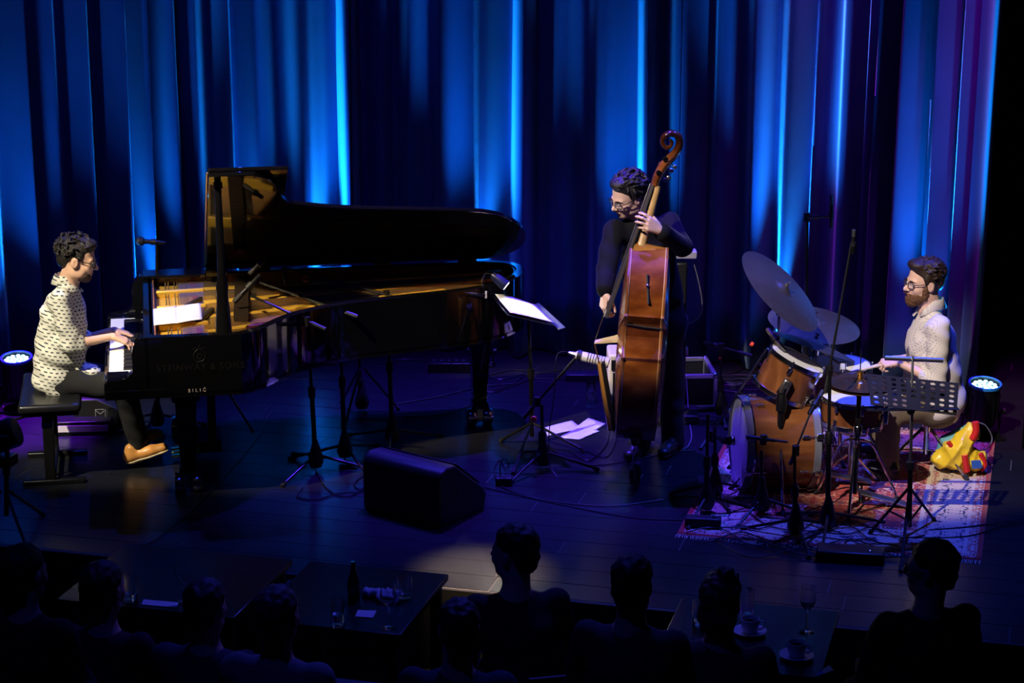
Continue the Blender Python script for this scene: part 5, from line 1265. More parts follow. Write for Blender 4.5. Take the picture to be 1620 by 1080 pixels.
# ================================================================== things around the piano
def sheet(name, label, corners, group=None, m=PAPER, lines=True, staff=6):
    """a thin sheet of paper given by four world points in order, with rows of printed notes"""
    P_ = [Vector(p) for p in corners]; o0 = sum(P_, Vector()) / 4; t = thing(name, label, 'paper', o0, 0, group); q = [p - o0 for p in P_]
    nrm = (q[1] - q[0]).cross(q[3] - q[0]).normalized(); nrm = nrm if nrm.z > 0 else -nrm
    b = MB(); n = 8
    def at_(u, v): return q[0] * (1 - u) * (1 - v) + q[1] * u * (1 - v) + q[2] * u * v + q[3] * (1 - u) * v + nrm * .004 * math.sin(u * 3.1) * math.sin(v * 2.2 + .4)
    for j in range(n + 1):
        for i in range(n + 1): b.v.append(tuple(at_(i / n, j / n)))
    for j in range(n):
        for i in range(n): a = j * (n + 1) + i; b.f.append((a, a + 1, a + n + 2, a + n + 1))
    o = b.build('page', m, t); md = o.modifiers.new('thickness', 'SOLIDIFY'); md.thickness = .0008
    if lines:
        l = MB(); hgt = .0016
        for r_ in range(staff):
            v0 = .12 + .80 * r_ / staff
            for s_ in range(5):
                v = v0 + s_ * .012
                for i in range(6): 
                    a, c = at_(.07 + i * .86 / 6, v) + nrm * hgt, at_(.07 + (i + 1) * .86 / 6, v) + nrm * hgt; d = (q[3] - q[0]) * .0016
                    n0 = len(l.v); l.v += [tuple(a), tuple(c), tuple(c + d), tuple(a + d)]; l.f.append((n0, n0 + 1, n0 + 2, n0 + 3))
            for i in range(14):
                u = .1 + .8 * i / 14 + rng.uniform(-.01, .01); v = v0 + rng.uniform(-.01, .06); a = at_(u, v) + nrm * hgt * 1.2; e1 = (q[1] - q[0]) * .006; e2 = (q[3] - q[0]) * .009
                n0 = len(l.v); l.v += [tuple(a), tuple(a + e1), tuple(a + e1 + e2), tuple(a + e2)]; l.f.append((n0, n0 + 1, n0 + 2, n0 + 3))
        tag(l.build('printed_notes', mat('printer_ink', (.05, .05, .06), .8, var=.1), t, False), kind='stuff')
    return t
zp = .992
sheet('sheet_music', 'printed music sheet inside the piano beside the keyboard', [W(240, 489, zp), W(280, 484, zp + .004), W(281, 511, zp), W(240, 515, zp)], 'sheets of music inside the piano')
sheet('sheet_music', 'printed music sheet inside the piano on the side of the lid prop', [W(279, 485, zp + .006), W(317, 479, zp + .010), W(320, 505, zp + .006), W(280, 511, zp + .006)], 'sheets of music inside the piano')
# vocal microphone behind the bass end of the keyboard
vD = 12.75; vb = WD(246, 600, vD); vb.z = 0
stand('microphone_stand', 'black stand rising behind the bass end of the keyboard', 'stand', vb, WD(248, 387, vD), .5, .10, .30)
mic('vocal_microphone', 'black ball microphone beside the pianist\'s head', WD(262, 384, vD), WD(216, 381, vD), .013, ball=.030)
# microphones over the strings
g3 = 'boom stands beside the piano'
s1 = W(500, 745); e1 = dist(s1)
stand('microphone_stand', 'black boom stand closest to the treble side curve of the piano', 'stand', s1, WD(487, 508, e1), .25, .10, .34, group=g3, booms=[(WD(515, 521, e1 - .06), WD(396, 467, e1 + .02), .008)])
mic('pencil_microphone', 'long black microphone aimed at the strings behind the lid prop', WD(412, 435, e1 + .10), WD(370, 478, e1 + .02), .016)
s2 = W(546, 729); e2 = dist(s2)
stand('microphone_stand', 'black boom stand between the two other piano stands', 'stand', s2, WD(537, 492, e2), 1.25, .10, .34, group=g3, booms=[(WD(566, 501, e2 - .05), WD(411, 447, e2 + .10), .0085)])
mic('pencil_microphone', 'short black microphone over the piano dampers', WD(422, 408, e2 + .16), WD(394, 433, e2 + .10), .014)
s3 = W(621, 704); e3 = dist(s3)
stand('microphone_stand', 'black boom stand beside the middle of the piano curve', 'stand', s3, WD(612, 470, e3), .75, .10, .34, group=g3, booms=[(WD(650, 476, e3 - .05), WD(447, 424, e3 + .12), .0085)])
mic('pencil_microphone', 'small black microphone hanging from the longest piano boom', WD(448, 424, e3 + .12), WD(452, 451, e3 + .10), .012)
o = MB().tube([Vector((.016 * math.cos(R(a)), 0, .016 * math.sin(R(a)))) for a in range(30, 331, 20)], .005, 6).build('cable_clip', REDCLIP, None); o.location = WD(483, 441, e3 + .08); tag(o, 'red cable clip on the long piano boom', 'clip')
o = MB().tube([Vector((.020 * math.cos(R(a)), 0, .020 * math.sin(R(a)))) for a in range(-160, 100, 20)], .006, 6).build('cable_clip', REDCLIP, None); o.location = WD(483, 511, e1 - .03); tag(o, 'larger red cable clip at the piano rim', 'clip')
s4 = W(573, 652); e4 = dist(s4)
stand('microphone_stand', 'thin black stand standing behind the piano curve', 'stand', s4, WD(568, 560, e4), .4, .30, .24)
# ================================================================== floor monitor
A, B, C = W(575, 803), W(690, 834), W(762, 786); ex = (B - A); wl = ex.length + .03; ex.normalize(); ey = (C - B); ey = (ey - ex * ey.dot(ex)).normalized(); dl = .44
wedge = thing('stage_monitor', 'black wedge floor monitor speaker lying in front of the piano', 'speaker', A, 0)
M_ = axes((0, 0, 0), ex, ey, Z)
prof = [(0, .0), (-.005, .27), (.015, .315), (.06, .335), (.14, .33), (.40, .13), (.42, .09), (.40, 0)]
MB().prism(prof, 0, wl, M_, axis='x').build('cabinet', mat('black_speaker_paint', (.006, .006, .007), .55, var=.2, bump=.15, bscale=120), wedge, angle=50, bevel=.012)
gr = axes(ex * (wl / 2) + ey * .28 + Z * .236, ex, (ey * .26 - Z * .20).normalized(), (ey * .20 + Z * .26).normalized())
MB().box((0, 0, .006), (wl * .9, .27, .008), gr).build('grille', mat('speaker_grille', (.010, .010, .010), .6, .5, var=.4, vscale=300), wedge, bevel=.003)
MB().box((wl + .002, .20, .16), (.004, .12, .05), M_).build('handle', BLACKP, wedge, bevel=.002)
# ================================================================== music stand of the bass player with its clip lamp
mb = W(842, 704); mD = dist(mb)
t = thing('music_stand', 'black music stand with brightly lit white pages beside the double bass', 'music stand', mb)
def q_(px, py, D): return WD(px, py, D) - mb
jt = q_(836, 497, mD)
MB().tube([(0, 0, .06), q_(840, 590, mD)], .015, 10).build('lower_tube', BLACKM, t); MB().tube([q_(840, 595, mD), jt], .010, 10).build('upper_tube', BLACKM, t); MB().tube([q_(840, 598, mD), q_(840, 583, mD)], .022, 10).build('height_clutch', BLACKP, t)
for (x_, y_) in ((792, 700), (924, 716), (812, 750)):
    e_ = W(x_, y_) - mb; lg = MB().tube([q_(842, 668, mD), e_ + Z * .014], .009, 8).build('leg', BLACKM, t); MB().tube([e_ * .94 + Z * .03, e_ + Z * .006], .014, 8).build('rubber_foot', RUBBER, lg)
cor = [WD(777, 460, mD + .19), WD(846, 483, mD + .19), WD(876, 511, mD - .19), WD(806, 495, mD - .19)]
ctr = sum(cor, Vector()) / 4; pn = (cor[1] - cor[0]).cross(cor[3] - cor[0]).normalized(); pn = pn if pn.z > 0 else -pn
dk = [ctr + (c - ctr) * 1.07 - pn * .012 - mb for c in cor]; b = MB(); b.v = [tuple(p) for p in dk] + [tuple(p - pn * .004) for p in dk]; b.f = [(0, 1, 2, 3), (7, 6, 5, 4)] + [(i, (i + 1) % 4, 4 + (i + 1) % 4, 4 + i) for i in range(4)]
b.build('desk', BLACKM, t, False)
la, lb = (cor[1] - mb) + (cor[1] - cor[2]) * .18, (cor[2] - mb) + (cor[2] - cor[1]) * .20; lw_ = (cor[1] - cor[0]).normalized()
b = MB(); n0 = 0
for p in (la, lb): b.v += [tuple(p + lw_ * .012 - pn * .012), tuple(p + lw_ * .045 + pn * .012), tuple(p + lw_ * .048 + pn * .010), tuple(p + lw_ * .012 - pn * .018)]
b.f = [(0, 1, 5, 4), (1, 2, 6, 5), (2, 3, 7, 6), (3, 0, 4, 7), (3, 2, 1, 0), (4, 5, 6, 7)]
b.build('desk_lip', STEEL, t, False)
MB().ball(tuple(jt), .024, 12, 8).build('desk_joint', BLACKP, t)
sheet('sheet_music', 'brightly lit open pages on the bass player\'s music stand', [c + pn * .004 for c in cor], None, PAPER, True, 8)
lamp = thing('clip_lamp', 'small clip-on lamp shining on the music stand pages', 'lamp', WD(768, 462, mD + .10))
l0 = Vector(lamp.location)
def lq(px, py, D): return WD(px, py, D) - l0
MB().box(tuple(lq(768, 465, mD + .10)), (.03, .05, .05)).build('clip', WHITEP, lamp, bevel=.005)
MB().tube(spline([lq(768, 460, mD + .10), lq(763, 446, mD + .12), lq(768, 433, mD + .11), lq(778, 434, mD + .10)], 6), .006, 8).build('gooseneck', CHROME, lamp)
hc_ = lq(778, 434, mD + .10); hdn = lq(801, 452, mD + .08) - hc_
lh = MB().tube([hc_, hc_ + hdn * .25, hc_ + hdn], [.018, .030, .034], 14).build('lamp_head', mat('navy_plastic', (.010, .014, .05), .35, var=.1), lamp)
MB().tube([hc_ + hdn, hc_ + hdn * 1.02], .028, 14).build('lit_lens', mat('lit_lamp_lens', (1, 1, 1), .4, emit=(1, .93, .84), estr=4.0, var=.01), lh)
spot('clip_lamp_beam', Vector(hc_ + hdn * 1.15), ctr - l0, 26, (1.0, .93, .84), 120, .6, .03, lamp)
cable('thin lamp cable hanging from the music stand to the floor', [WD(769, 466, mD + .10), WD(772, 500, mD + .10), WD(768, 540, mD + .10), WD(764, 568, mD + .15), WD(758, 590, mD + .4)], .0025, mat('pale_cable', (.20, .17, .12), .5, var=.1))
# ================================================================== bass microphone
b8 = W(859, 742); d8 = dist(b8)
stand('microphone_stand', 'black boom stand holding the white microphone before the double bass', 'stand', b8, WD(857, 640, d8), .15, .11, .33, booms=[(WD(827, 661, d8 - .02), WD(914, 562, d8 + .10), .010)], pole_r=.012)
CREAM = mat('cream_enamel', (.62, .58, .46), .4, var=.05)
mt = thing('condenser_microphone', 'large cream slotted condenser microphone pointing at the double bass', 'microphone', WD(911, 561, d8 + .10)); a_ = Vector(mt.location); b_ = WD(963, 574, d8 + .06); Lm = (b_ - a_).length; M_ = along((0, 0, 0), b_ - a_)
MB().lathe([(0, .0), (.022, 0), (.026, .008), (.030, .03), (.032, Lm - .01), (.029, Lm), (0, Lm)], 24, M_).build('body', CREAM, mt)
for k in range(7):
    z0 = .075 + k * .0165
    MB().lathe([(.0325, z0), (.0332, z0), (.0332, z0 + .004), (.0325, z0 + .004)], 24, M_, closed=True).build('slot', mat('slot_black', (.006, .006, .006), .7, var=.1), mt)
MB().lathe([(0, -.045), (.012, -.045), (.014, -.02), (.018, 0), (0, 0)], 14, M_).build('connector', STEEL, mt); MB().tube([M_ @ Vector((0, 0, .01)), M_ @ Vector((0, 0, .035))], .036, 16).build('clamp', BLACKP, mt)
o = MB().lathe([(0, 0), (.016, 0), (.020, .008), (.016, .016), (0, .018)], 14, Matrix.Rotation(R(90), 4, 'X')).build('boom_cap', REDCLIP, None); o.location = WD(845, 662, d8 - .06); tag(o, 'round red cap on the boom stand before the double bass', 'cap')
cable('black microphone cable hanging from the boom of the bass microphone', [WD(910, 561, d8 + .1), WD(895, 556, d8 + .1), WD(882, 560, d8 + .08), WD(879, 580, d8 + .05), WD(876, 630, d8 + .03), WD(868, 700, d8), W(880, 752), W(960, 775)], .003)
# papers, glass, pedals on the floor
gpap = 'loose white music sheets on the floor by the double bass'
for k, c in enumerate(([(862, 676), (905, 665), (921, 678), (866, 689)], [(900, 684), (931, 661), (958, 670), (921, 694)], [(882, 692), (930, 671), (948, 682), (917, 695)])):
    sheet('sheet_music', ('loose white sheet on the floor behind the boom stand, separate from the crossed pair', 'loose white sheet on the floor pointing at the water glass', 'loose white sheet on the floor on top of the crossed pair')[k], [W(x, y, .002 + .002 * k) for x, y in c], gpap, PAPER, True, 5)
def tumbler(label, p, h=.11, r_=.034, water=.4, cat='glass', group=None):
    t = thing('drinking_glass', label, cat, p, 0, group)
    MB().lathe([(.0, 0), (r_ * .86, 0), (r_ * .92, .004), (r_, h), (r_ - .0022, h), (r_ * .90, .014), (0, .012)], 28).build('bowl', GLASS, t)
    if water: MB().lathe([(0, .013), (r_ * .89, .0145), (r_ * .90 + (r_ * .07) * water, h * water), (0, h * water)], 24).build('water', mat('water', (1, 1, 1), .01, trans=1.0, ior=1.33, var=.001), t)
    return t
tumbler('tall glass of water standing on the stage floor behind the loose sheets', W(935, 636), .14, .036, .55)
tumbler('glass of water standing on the floor behind the piano bench', W(176, 681), .15, .040, .3)
pd0 = W(922, 600); t = thing('effects_pedal', 'row of small effects pedals with knobs on the stage floor', 'pedal', pd0, YAW)
MB().box((0, 0, .025), (.24, .12, .05)).build('housing', mat('dark_pedal_paint', (.012, .012, .02), .4, var=.1), t, bevel=.006)
for k in range(6): MB().lathe([(0, .05), (.010, .05), (.009, .066), (0, .067)], 12, Matrix.Translation((-.10 + .04 * k, .015, 0))).build('knob', CHROME, t)
# amplifier behind the bass, flight case, column speaker
amp = thing('amplifier', 'small amplifier with pale side standing behind the double bass', 'amplifier', WD(1002, 600, 12.98) * Vector((1, 1, 0)), YAW)
MB().box((0, 0, .245), (.34, .26, .45)).build('cabinet', mat('pale_amp_covering', (.42, .38, .32), .7, var=.1), amp, bevel=.015); MB().box((0, -.133, .20), (.28, .012, .30)).build('speaker_cloth', BLACKCLOTH, amp, bevel=.003)
MB().box((0, -.133, .40), (.30, .012, .07)).build('control_panel', BLACKM, amp, bevel=.002)
for k in range(5): MB().lathe([(0, 0), (.011, 0), (.010, .015), (0, .016)], 10, Matrix.Translation((-.11 + .055 * k, -.139, .40)) @ Matrix.Rotation(R(90), 4, 'X')).build('knob', CHROME, amp)
MB().box((0, -.0, .476), (.14, .03, .014)).build('handle', BLACKP, amp, bevel=.005)
fc = W(1094, 636); fcase = thing('flight_case', 'open black flight case with aluminium edges behind the bass player', 'case', fc + _r * -.05, YAW + R(4))
ALU = mat('aluminium_edge', (.62, .62, .66), .35, .9, var=.1); PLY = mat('black_laminate', (.010, .010, .014), .4, var=.2)
w_, d_, h_ = .34, .42, .22
for c, dd in (((0, -d_ / 2, h_ / 2 + .02), (w_, .012, h_)), ((0, d_ / 2, h_ / 2 + .02), (w_, .012, h_)), ((-w_ / 2, 0, h_ / 2 + .02), (.012, d_, h_)), ((w_ / 2, 0, h_ / 2 + .02), (.012, d_, h_)), ((0, 0, .026), (w_, d_, .012))):
    MB().box(c, dd).build('panel', PLY, fcase)
for z in (.03, h_ + .02):
    for sx in (-1, 1):
        MB().box((sx * w_ / 2, 0, z), (.028, d_ + .02, .026)).build('edge_profile', ALU, fcase, bevel=.003); MB().box((0, sx * d_ / 2, z), (w_ + .02, .028, .026)).build('edge_profile', ALU, fcase, bevel=.003)
for sx in (-1, 1):
    for sy in (-1, 1):
        MB().box((sx * w_ / 2, sy * d_ / 2, h_ / 2 + .02), (.026, .026, h_)).build('corner_profile', ALU, fcase, bevel=.003)
        for z in (.03, h_ + .02): MB().ball((sx * w_ / 2, sy * d_ / 2, z), .024, 10, 8).build('ball_corner', CHROME, fcase)
col = thing('column_speaker', 'slim black column speaker standing behind the bass player', 'speaker', WD(1072, 640, dist(fc) - .38) * Vector((1, 1, 0)), YAW)
MB().box((0, 0, .03), (.26, .26, .06)).build('base', BLACKP, col, bevel=.01); MB().box((0, 0, .55), (.085, .09, 1.0)).build('enclosure', BLACKP, col, bevel=.012); MB().box((0, -.048, .55), (.065, .006, .92)).build('grille', mat('speaker_grille'), col, bevel=.002)
MB().box((.045, 0, .46), (.03, .06, .05)).build('clamp', STEEL, col, bevel=.006); MB().box((.02, 0, 1.10), (.16, .10, .05)).build('top_unit', mat('pale_grey_plastic', (.30, .28, .32), .4, var=.1), col, bevel=.008)
cD = dist(Vector(col.location))
cable('pale violet-lit cable looping down beside the column speaker', [WD(1094, 405, cD), WD(1104, 440, cD), WD(1111, 480, cD), WD(1106, 500, cD), WD(1090, 512, cD), WD(1082, 514, cD - .02)], .004, mat('grey_cable', (.12, .12, .13), .5, var=.1))
cable('grey cable trailing on the floor from the flight case', [WD(1086, 600, dist(fc) - .25), W(1090, 660, .02), W(1094, 690, .006), W(1088, 706, .006), W(1076, 712, .006)], .004, mat('grey_cable'))
t = thing('stage_box', 'low black cable box on the floor behind the piano', 'box', W(716, 585), YAW); MB().box((0, 0, .035), (.34, .16, .07)).build('housing', BLACKM, t, bevel=.006)
for k in range(6): MB().lathe([(0, .07), (.012, .07), (.012, .078), (.007, .078), (0, .074)], 12, Matrix.Translation((-.13 + .052 * k, -.02, 0))).build('socket', STEEL, t)
# monitor and lit box behind the bench
t = thing('stage_monitor', 'small black monitor speaker with a square emblem behind the piano bench', 'speaker', W(163, 668), YAW + R(6))
MB().prism([(-.17, 0), (.17, 0), (.17, .10), (-.02, .20), (-.17, .20)], -.14, .14, axis='y').build('cabinet', mat('black_speaker_paint'), t, bevel=.01)
em = MB(); Mq = axes((0.0, -.1415, .105), (1, 0, 0), (0, 0, 1), (0, -1, 0))
for a, c in (((-.03, -.025), (.03, -.025)), ((.03, -.025), (.03, .025)), ((.03, .025), (-.03, .025)), ((-.03, .025), (-.03, -.025)), ((-.03, .02), (0, -.005)), ((0, -.005), (.03, .02))): em.tube([(*a, 0), (*c, 0)], .0022, 5, Mq)
em.build('emblem', mat('grey_print', (.25, .25, .28), .5, var=.1), t)
t = thing('power_box', 'low black box with a pale strip on the floor beside the piano bench', 'box', W(132, 684), YAW + R(4)); MB().box((0, 0, .045), (.36, .12, .09)).build('housing', BLACKM, t, bevel=.006); MB().box((.0, -.062, .045), (.33, .004, .042)).build('pale_strip', mat('pale_strip', (.78, .72, .74), .5, var=.05), t)
# ================================================================== yellow shopping bag
bg = W(1521, 748); base, J = frame_at(1521, 748, dist(bg)); bag = thing('shopping_bag', 'crumpled yellow plastic shopping bag with red handles on the rug edge', 'bag', base + Vector((0, 0, .01)), YAW)
def crumple(a, f, s=0.0): return lambda x, y, z: a * (np.abs(np.sin(f * x + f * .7 * z + s)) + np.abs(np.sin(f * .8 * z - f * .5 * y + 1 + s)) + np.abs(np.sin(f * 1.7 * x - f * z + .4)) - 1.6)
S = SDF(.006); S.cap(J(1496, 728), J(1540, 730), .075, .085, .05, (0, 0, 1), .85); S.cap(J(1515, 715, -.02), J(1537, 685), .095, .050, .05); S.cap(J(1537, 690), J(1543, 672), .045, .018, .03); S.cap(J(1490, 728, .02), J(1482, 732, .02), .05, .035, .03)
YEL = mat('yellow_plastic_film', (.75, .52, .03), .32, var=.15, vscale=10, bump=.25, bscale=45, spec=.6); RED = mat('red_plastic_film', (.55, .02, .02), .35, var=.1, bump=.2, bscale=40); TEAL = mat('teal_plastic_film', (.10, .30, .34), .35, var=.3, vscale=9, bump=.25, bscale=40)
S.build('bag_body', YEL, bag, crumple(.011, 26))
S = SDF(.006); S.cap(J(1500, 700, .03), J(1530, 676, .03), .045, .025, .03); S.cap(J(1486, 722, .03), J(1498, 704, .03), .045, .045, .03); S.build('teal_flap', TEAL, bag, crumple(.008, 30, 1.0))
for pts, w in (([(1543, 670), (1544, 684), (1538, 697)], .022), ([(1526, 722), (1528, 736), (1530, 748)], .020), ([(1551, 720), (1558, 736), (1552, 747)], .015), ([(1500, 702), (1508, 712)], .015)):
    b = MB(); P_ = [Vector(J(x, y, -.105 if 1510 < x < 1545 and y > 700 else -.065)) for x, y in pts]; b.tube(spline(P_, 4) if len(P_) > 2 else P_, w, 8); b.build('red_handle', RED, bag)
b = MB(); b.v = [tuple(J(x, y, -.118)) for x, y in ((1536, 731), (1551, 730), (1554, 742), (1538, 744))]; b.f = [(0, 1, 2, 3)]; o = b.build('blue_print', mat('blue_film_print', (.03, .10, .45), .35, var=.1), bag, False); md = o.modifiers.new('thickness', 'SOLIDIFY'); md.thickness = .003
cable('grey cable arching behind the yellow shopping bag', [J_ + Vector((0, 0, 0)) for J_ in (WD(1543, 668, dist(bg) + .12), WD(1558, 672, dist(bg) + .14), WD(1569, 690, dist(bg) + .15), WD(1566, 705, dist(bg) + .15), W(1556, 712, .02))], .004, mat('grey_cable'))
# ================================================================== tripod lamp at the front corner of the stage
lb_ = W(12, 842); dl_ = dist(lb_); t = thing('tripod_lamp', 'dark stage lamp on a tripod at the front corner of the stage', 'stage light', lb_)
def tq(px, py, dd=0): return WD(px, py, dl_ + dd) - lb_
MB().tube([(0, 0, .10), tq(10, 745)], .014, 10).build('pole', BLACKM, t); legs3(t, BLACKM, .24, .30, -.75, .010)
MB().tube([tq(10, 750), tq(10, 735)], .022, 10).build('pole_clutch', BLACKP, t); MB().box(tuple(tq(8, 728)), (.10, .12, .06)).build('yoke_base', BLACKM, t, bevel=.008)
MB().tube([tq(-38, 700, .05), tq(-20, 698, .02), tq(22, 683, -.02), tq(27, 681, -.02)], [.06, .085, .085, .075], 22).build('housing', BLACKM, t); MB().tube([tq(-12, 715, -.10), tq(-6, 690, -.11), tq(10, 690, -.11), tq(12, 735, -.10)], .013, 8).build('yoke', BLACKM, t)
# ================================================================== cables on the floor
gc = 'black cables lying on the stage floor'
CL = ['coiled at the end of the wedge monitor', 'lying in front of the boom stand feet by the piano', 'running from the boom stand to the wedge monitor', 'running from the piano to the stage edge', 'winding from the piano tail towards the wedge monitor',
      'running from the piano tail caster to the effects pedals', 'lying in loops beside the effects pedals', 'running under the piano to the cable loops', 'looping past the power adapter towards the rug', 'running from the wedge monitor to the rug corner',
      'coiled beneath the tailpiece of the double bass', 'lying beside the bass endpin', 'beside the black cable box behind the piano']
def fl(pts, z=.006): return [W(x, y, z) for x, y in pts]
for pts in ([(545, 725), (560, 740), (590, 735), (600, 760), (575, 775), (560, 765), (575, 752)], [(480, 770), (470, 785), (500, 790), (535, 780), (575, 778)], [(500, 745), (520, 775), (550, 785), (576, 770)],
            [(430, 650), (400, 700), (330, 780), (250, 850), (215, 862)], [(760, 590), (790, 600), (830, 592), (800, 612), (760, 622), (745, 640), (700, 655), (640, 660)], [(750, 600), (810, 585), (850, 590), (890, 585)],
            [(745, 610), (780, 620), (840, 600), (880, 600), (905, 596)], [(620, 640), (690, 628), (760, 612), (820, 606)], [(790, 765), (800, 745), (790, 728), (782, 745), (795, 770), (860, 790), (960, 800), (1050, 790)],
            [(765, 770), (800, 778), (900, 800), (1000, 818), (1080, 822)], [(925, 712), (960, 722), (975, 690), (965, 680), (958, 705), (930, 728), (900, 712)], [(900, 728), (940, 735), (990, 730), (1060, 715), (1100, 712)],
            [(680, 572), (640, 568), (600, 575)]):
    cable('thin black cable ' + CL.pop(0), fl(pts), .0042, CABLE, gc)
gd = 'tangled black cables under the drum kit stands'
r2 = random.Random(5)
for k in range(16):
    x = r2.uniform(1085, 1330); y = r2.uniform(800, 862); pts = [(x, y)]
    for j in range(5):
        x += r2.uniform(20, 62); y += r2.uniform(-22, 24); y = min(max(y, 790), 880); pts.append((x, y))
    cable('thin black cable tangled on the rug below the drum stands', fl(pts, .016 + .001 * (k % 5)), .0040, CABLE, gd)
for pts in ([(1470, 838), (1540, 832), (1620, 820), (1700, 810)], [(1440, 850), (1530, 848), (1600, 828), (1690, 822)]):
    cable('black cable leaving the rug towards the stage side', fl(pts, .012), .0045, CABLE, 'black cables leaving the rug')
for k in range(12):
    x = r2.uniform(1090, 1160); y = r2.uniform(592, 622); pts = [(x, y)]
    for j in range(4): x += r2.uniform(12, 45); y += r2.uniform(-9, 10); pts.append((x, y))
    cable('thin cable heaped on the floor behind the bass drum', fl(pts, .008 + .002 * (k % 4)), .004, CABLE, 'heap of cables behind the bass drum')
t = thing('power_strip', 'black power strip lying on the front corner of the rug', 'power strip', W(1112, 832, .008), YAW + R(-8)); MB().box((0, 0, .028), (.20, .075, .055)).build('housing', BLACKP, t, bevel=.008); MB().box((.06, 0, .058), (.02, .02, .008)).build('switch', RUBBER, t, bevel=.002)
t = thing('stage_box', 'long black connector box at the front edge of the rug', 'box', W(1345, 884, .0), YAW + R(-10)); MB().box((0, 0, .03), (.36, .14, .06)).build('housing', BLACKM, t, bevel=.01); MB().ball((.10, -.02, .06), (.012, .012, .006), 10, 8).build('pilot_lamp', CHROME, t)
t = thing('wall_adapter', 'small black power adapter with cable loop on the floor beside the monitor', 'adapter', W(797, 766), YAW); MB().box((0, 0, .025), (.10, .07, .05)).build('housing', BLACKP, t, bevel=.008); MB().tube(spline([Vector((-.02, 0, .05)), Vector((-.02, 0, .12)), Vector((.0, 0, .16)), Vector((.03, 0, .13)), Vector((.02, 0, .10))], 6), .0035, 6).build('cable_loop', CABLE, t)
# ================================================================== tables in front of the stage
TZ = .35; HF = -.45
def table(label, x0, x1, y0=8.2, y1=8.96):
    t = thing('table', label, 'table', ((x0 + x1) / 2, (y0 + y1) / 2, HF)); w, d = x1 - x0, y1 - y0
    MB().box((0, 0, TZ - HF - .015), (w, d, .03)).build('table_top', DARKWOOD, t, bevel=.004)
    for sx in (-1, 1):
        for sy in (-1, 1): MB().box((sx * (w / 2 - .05), sy * (d / 2 - .05), (TZ - HF - .03) / 2), (.05, .05, TZ - HF - .03)).build('leg', BLACKM, t, bevel=.004)
    return t
table('dark table in front of the stage below the grand piano', -4.30, -3.42); table('dark table carrying the bottle and crumpled napkin', -3.33, -2.63); table('dark table carrying the white cup and saucer', -1.50, -.775)
def wine(label, p, h=.19, lean=0, group=None):
    t = thing('wine_glass', label, 'glass', p, 0, group)
    MB().lathe([(0, 0), (.034, .001), (.033, .004), (.006, .012), (.0042, .03), (.0042, h * .45), (.012, h * .50), (.030, h * .60), (.038, h * .72), (.034, h * .9), (.031, h), (.0296, h), (.0325, h * .9), (.0365, h * .72), (.028, h * .61), (.008, h * .53), (0, h * .52)], 28).build('glass', GLASS, t); return t
tumbler('short tumbler standing at the stage-side corner behind the crumpled napkin', W(640, 944, TZ), .10, .038, .0); tumbler('tall water glass standing left of the small white card', W(535, 990, TZ), .13, .034, .45); tumbler('empty tumbler on the table edge behind a listener\'s head', W(453, 950, TZ), .10, .036, .0)
wine('stemmed wine glass beside the small white card', W(615, 993, TZ), .21)
t = thing('bottle', 'small dark glass bottle standing on the table', 'bottle', W(560, 947, TZ)); MB().lathe([(0, 0), (.026, 0), (.028, .004), (.028, .085), (.024, .105), (.012, .140), (.011, .175), (.012, .178), (.012, .184), (0, .184)], 24).build('glass', mat('dark_bottle_glass', (.01, .02, .015), .05, trans=.6, ior=1.5, var=.1), t); MB().lathe([(.0285, .03), (.0288, .03), (.0288, .075), (.0285, .075)], 24, closed=True).build('label', mat('dark_label', (.03, .03, .05), .6, var=.2), t)
base, J = frame_at(606, 948, dist(W(606, 948, TZ))); nap = thing('napkin', 'crumpled pale napkin lying on the table by the bottle', 'napkin', W(606, 946, TZ), YAW); S = SDF(.006); S.cap((-.07, .03, .02), (.05, -.01, .025), .035, .035, .02, (0, 0, 1), .6); S.cap((.0, -.03, .015), (.06, -.06, .012), .03, .02, .02, (0, 0, 1), .6); S.build('cloth', mat('pale_napkin', (.50, .50, .54), .9, var=.15, bump=.2), nap, crumple(.009, 55))
def card(label, px, name='card'):
    P_ = [W(x, y, TZ + .002) for x, y in px]; o0 = sum(P_, Vector()) / 4; b = MB(); q = [p - o0 for p in P_]; b.v = [tuple(p) for p in q] + [tuple(p + Z * .0015) for p in q]; b.f = [(3, 2, 1, 0), (4, 5, 6, 7)] + [(i, (i + 1) % 4, 4 + (i + 1) % 4, 4 + i) for i in range(4)]
    o = b.build(name, PAPER, None, False); o.location = o0; return tag(o, label, 'card')
card('small white card lying on the table by the wine glass', [(566, 965), (596, 966), (590, 977), (562, 975)]); card('pale folded leaflet on the table beside the saucer', [(1290, 1066), (1312, 1052), (1319, 1060), (1292, 1070)], 'leaflet'); card('pale leaflet lying on the table below the piano', [(227, 948), (282, 953), (280, 961), (224, 956)], 'leaflet')
tumbler('dark tumbler standing on the table below the piano', W(208, 950, TZ), .13, .034, .3); wine('wine glass standing beside the leaflet below the piano', W(292, 952, TZ), .20)
tumbler('water glass on the cup table in front of a listener', W(1106, 990, TZ), .12, .034, .4); tumbler('tall glass on the cup table beside a listener\'s hair', W(1181, 985, TZ), .16, .033, .2); wine('stemmed wine glass standing behind the cup and saucer', W(1276, 1000, TZ), .22)
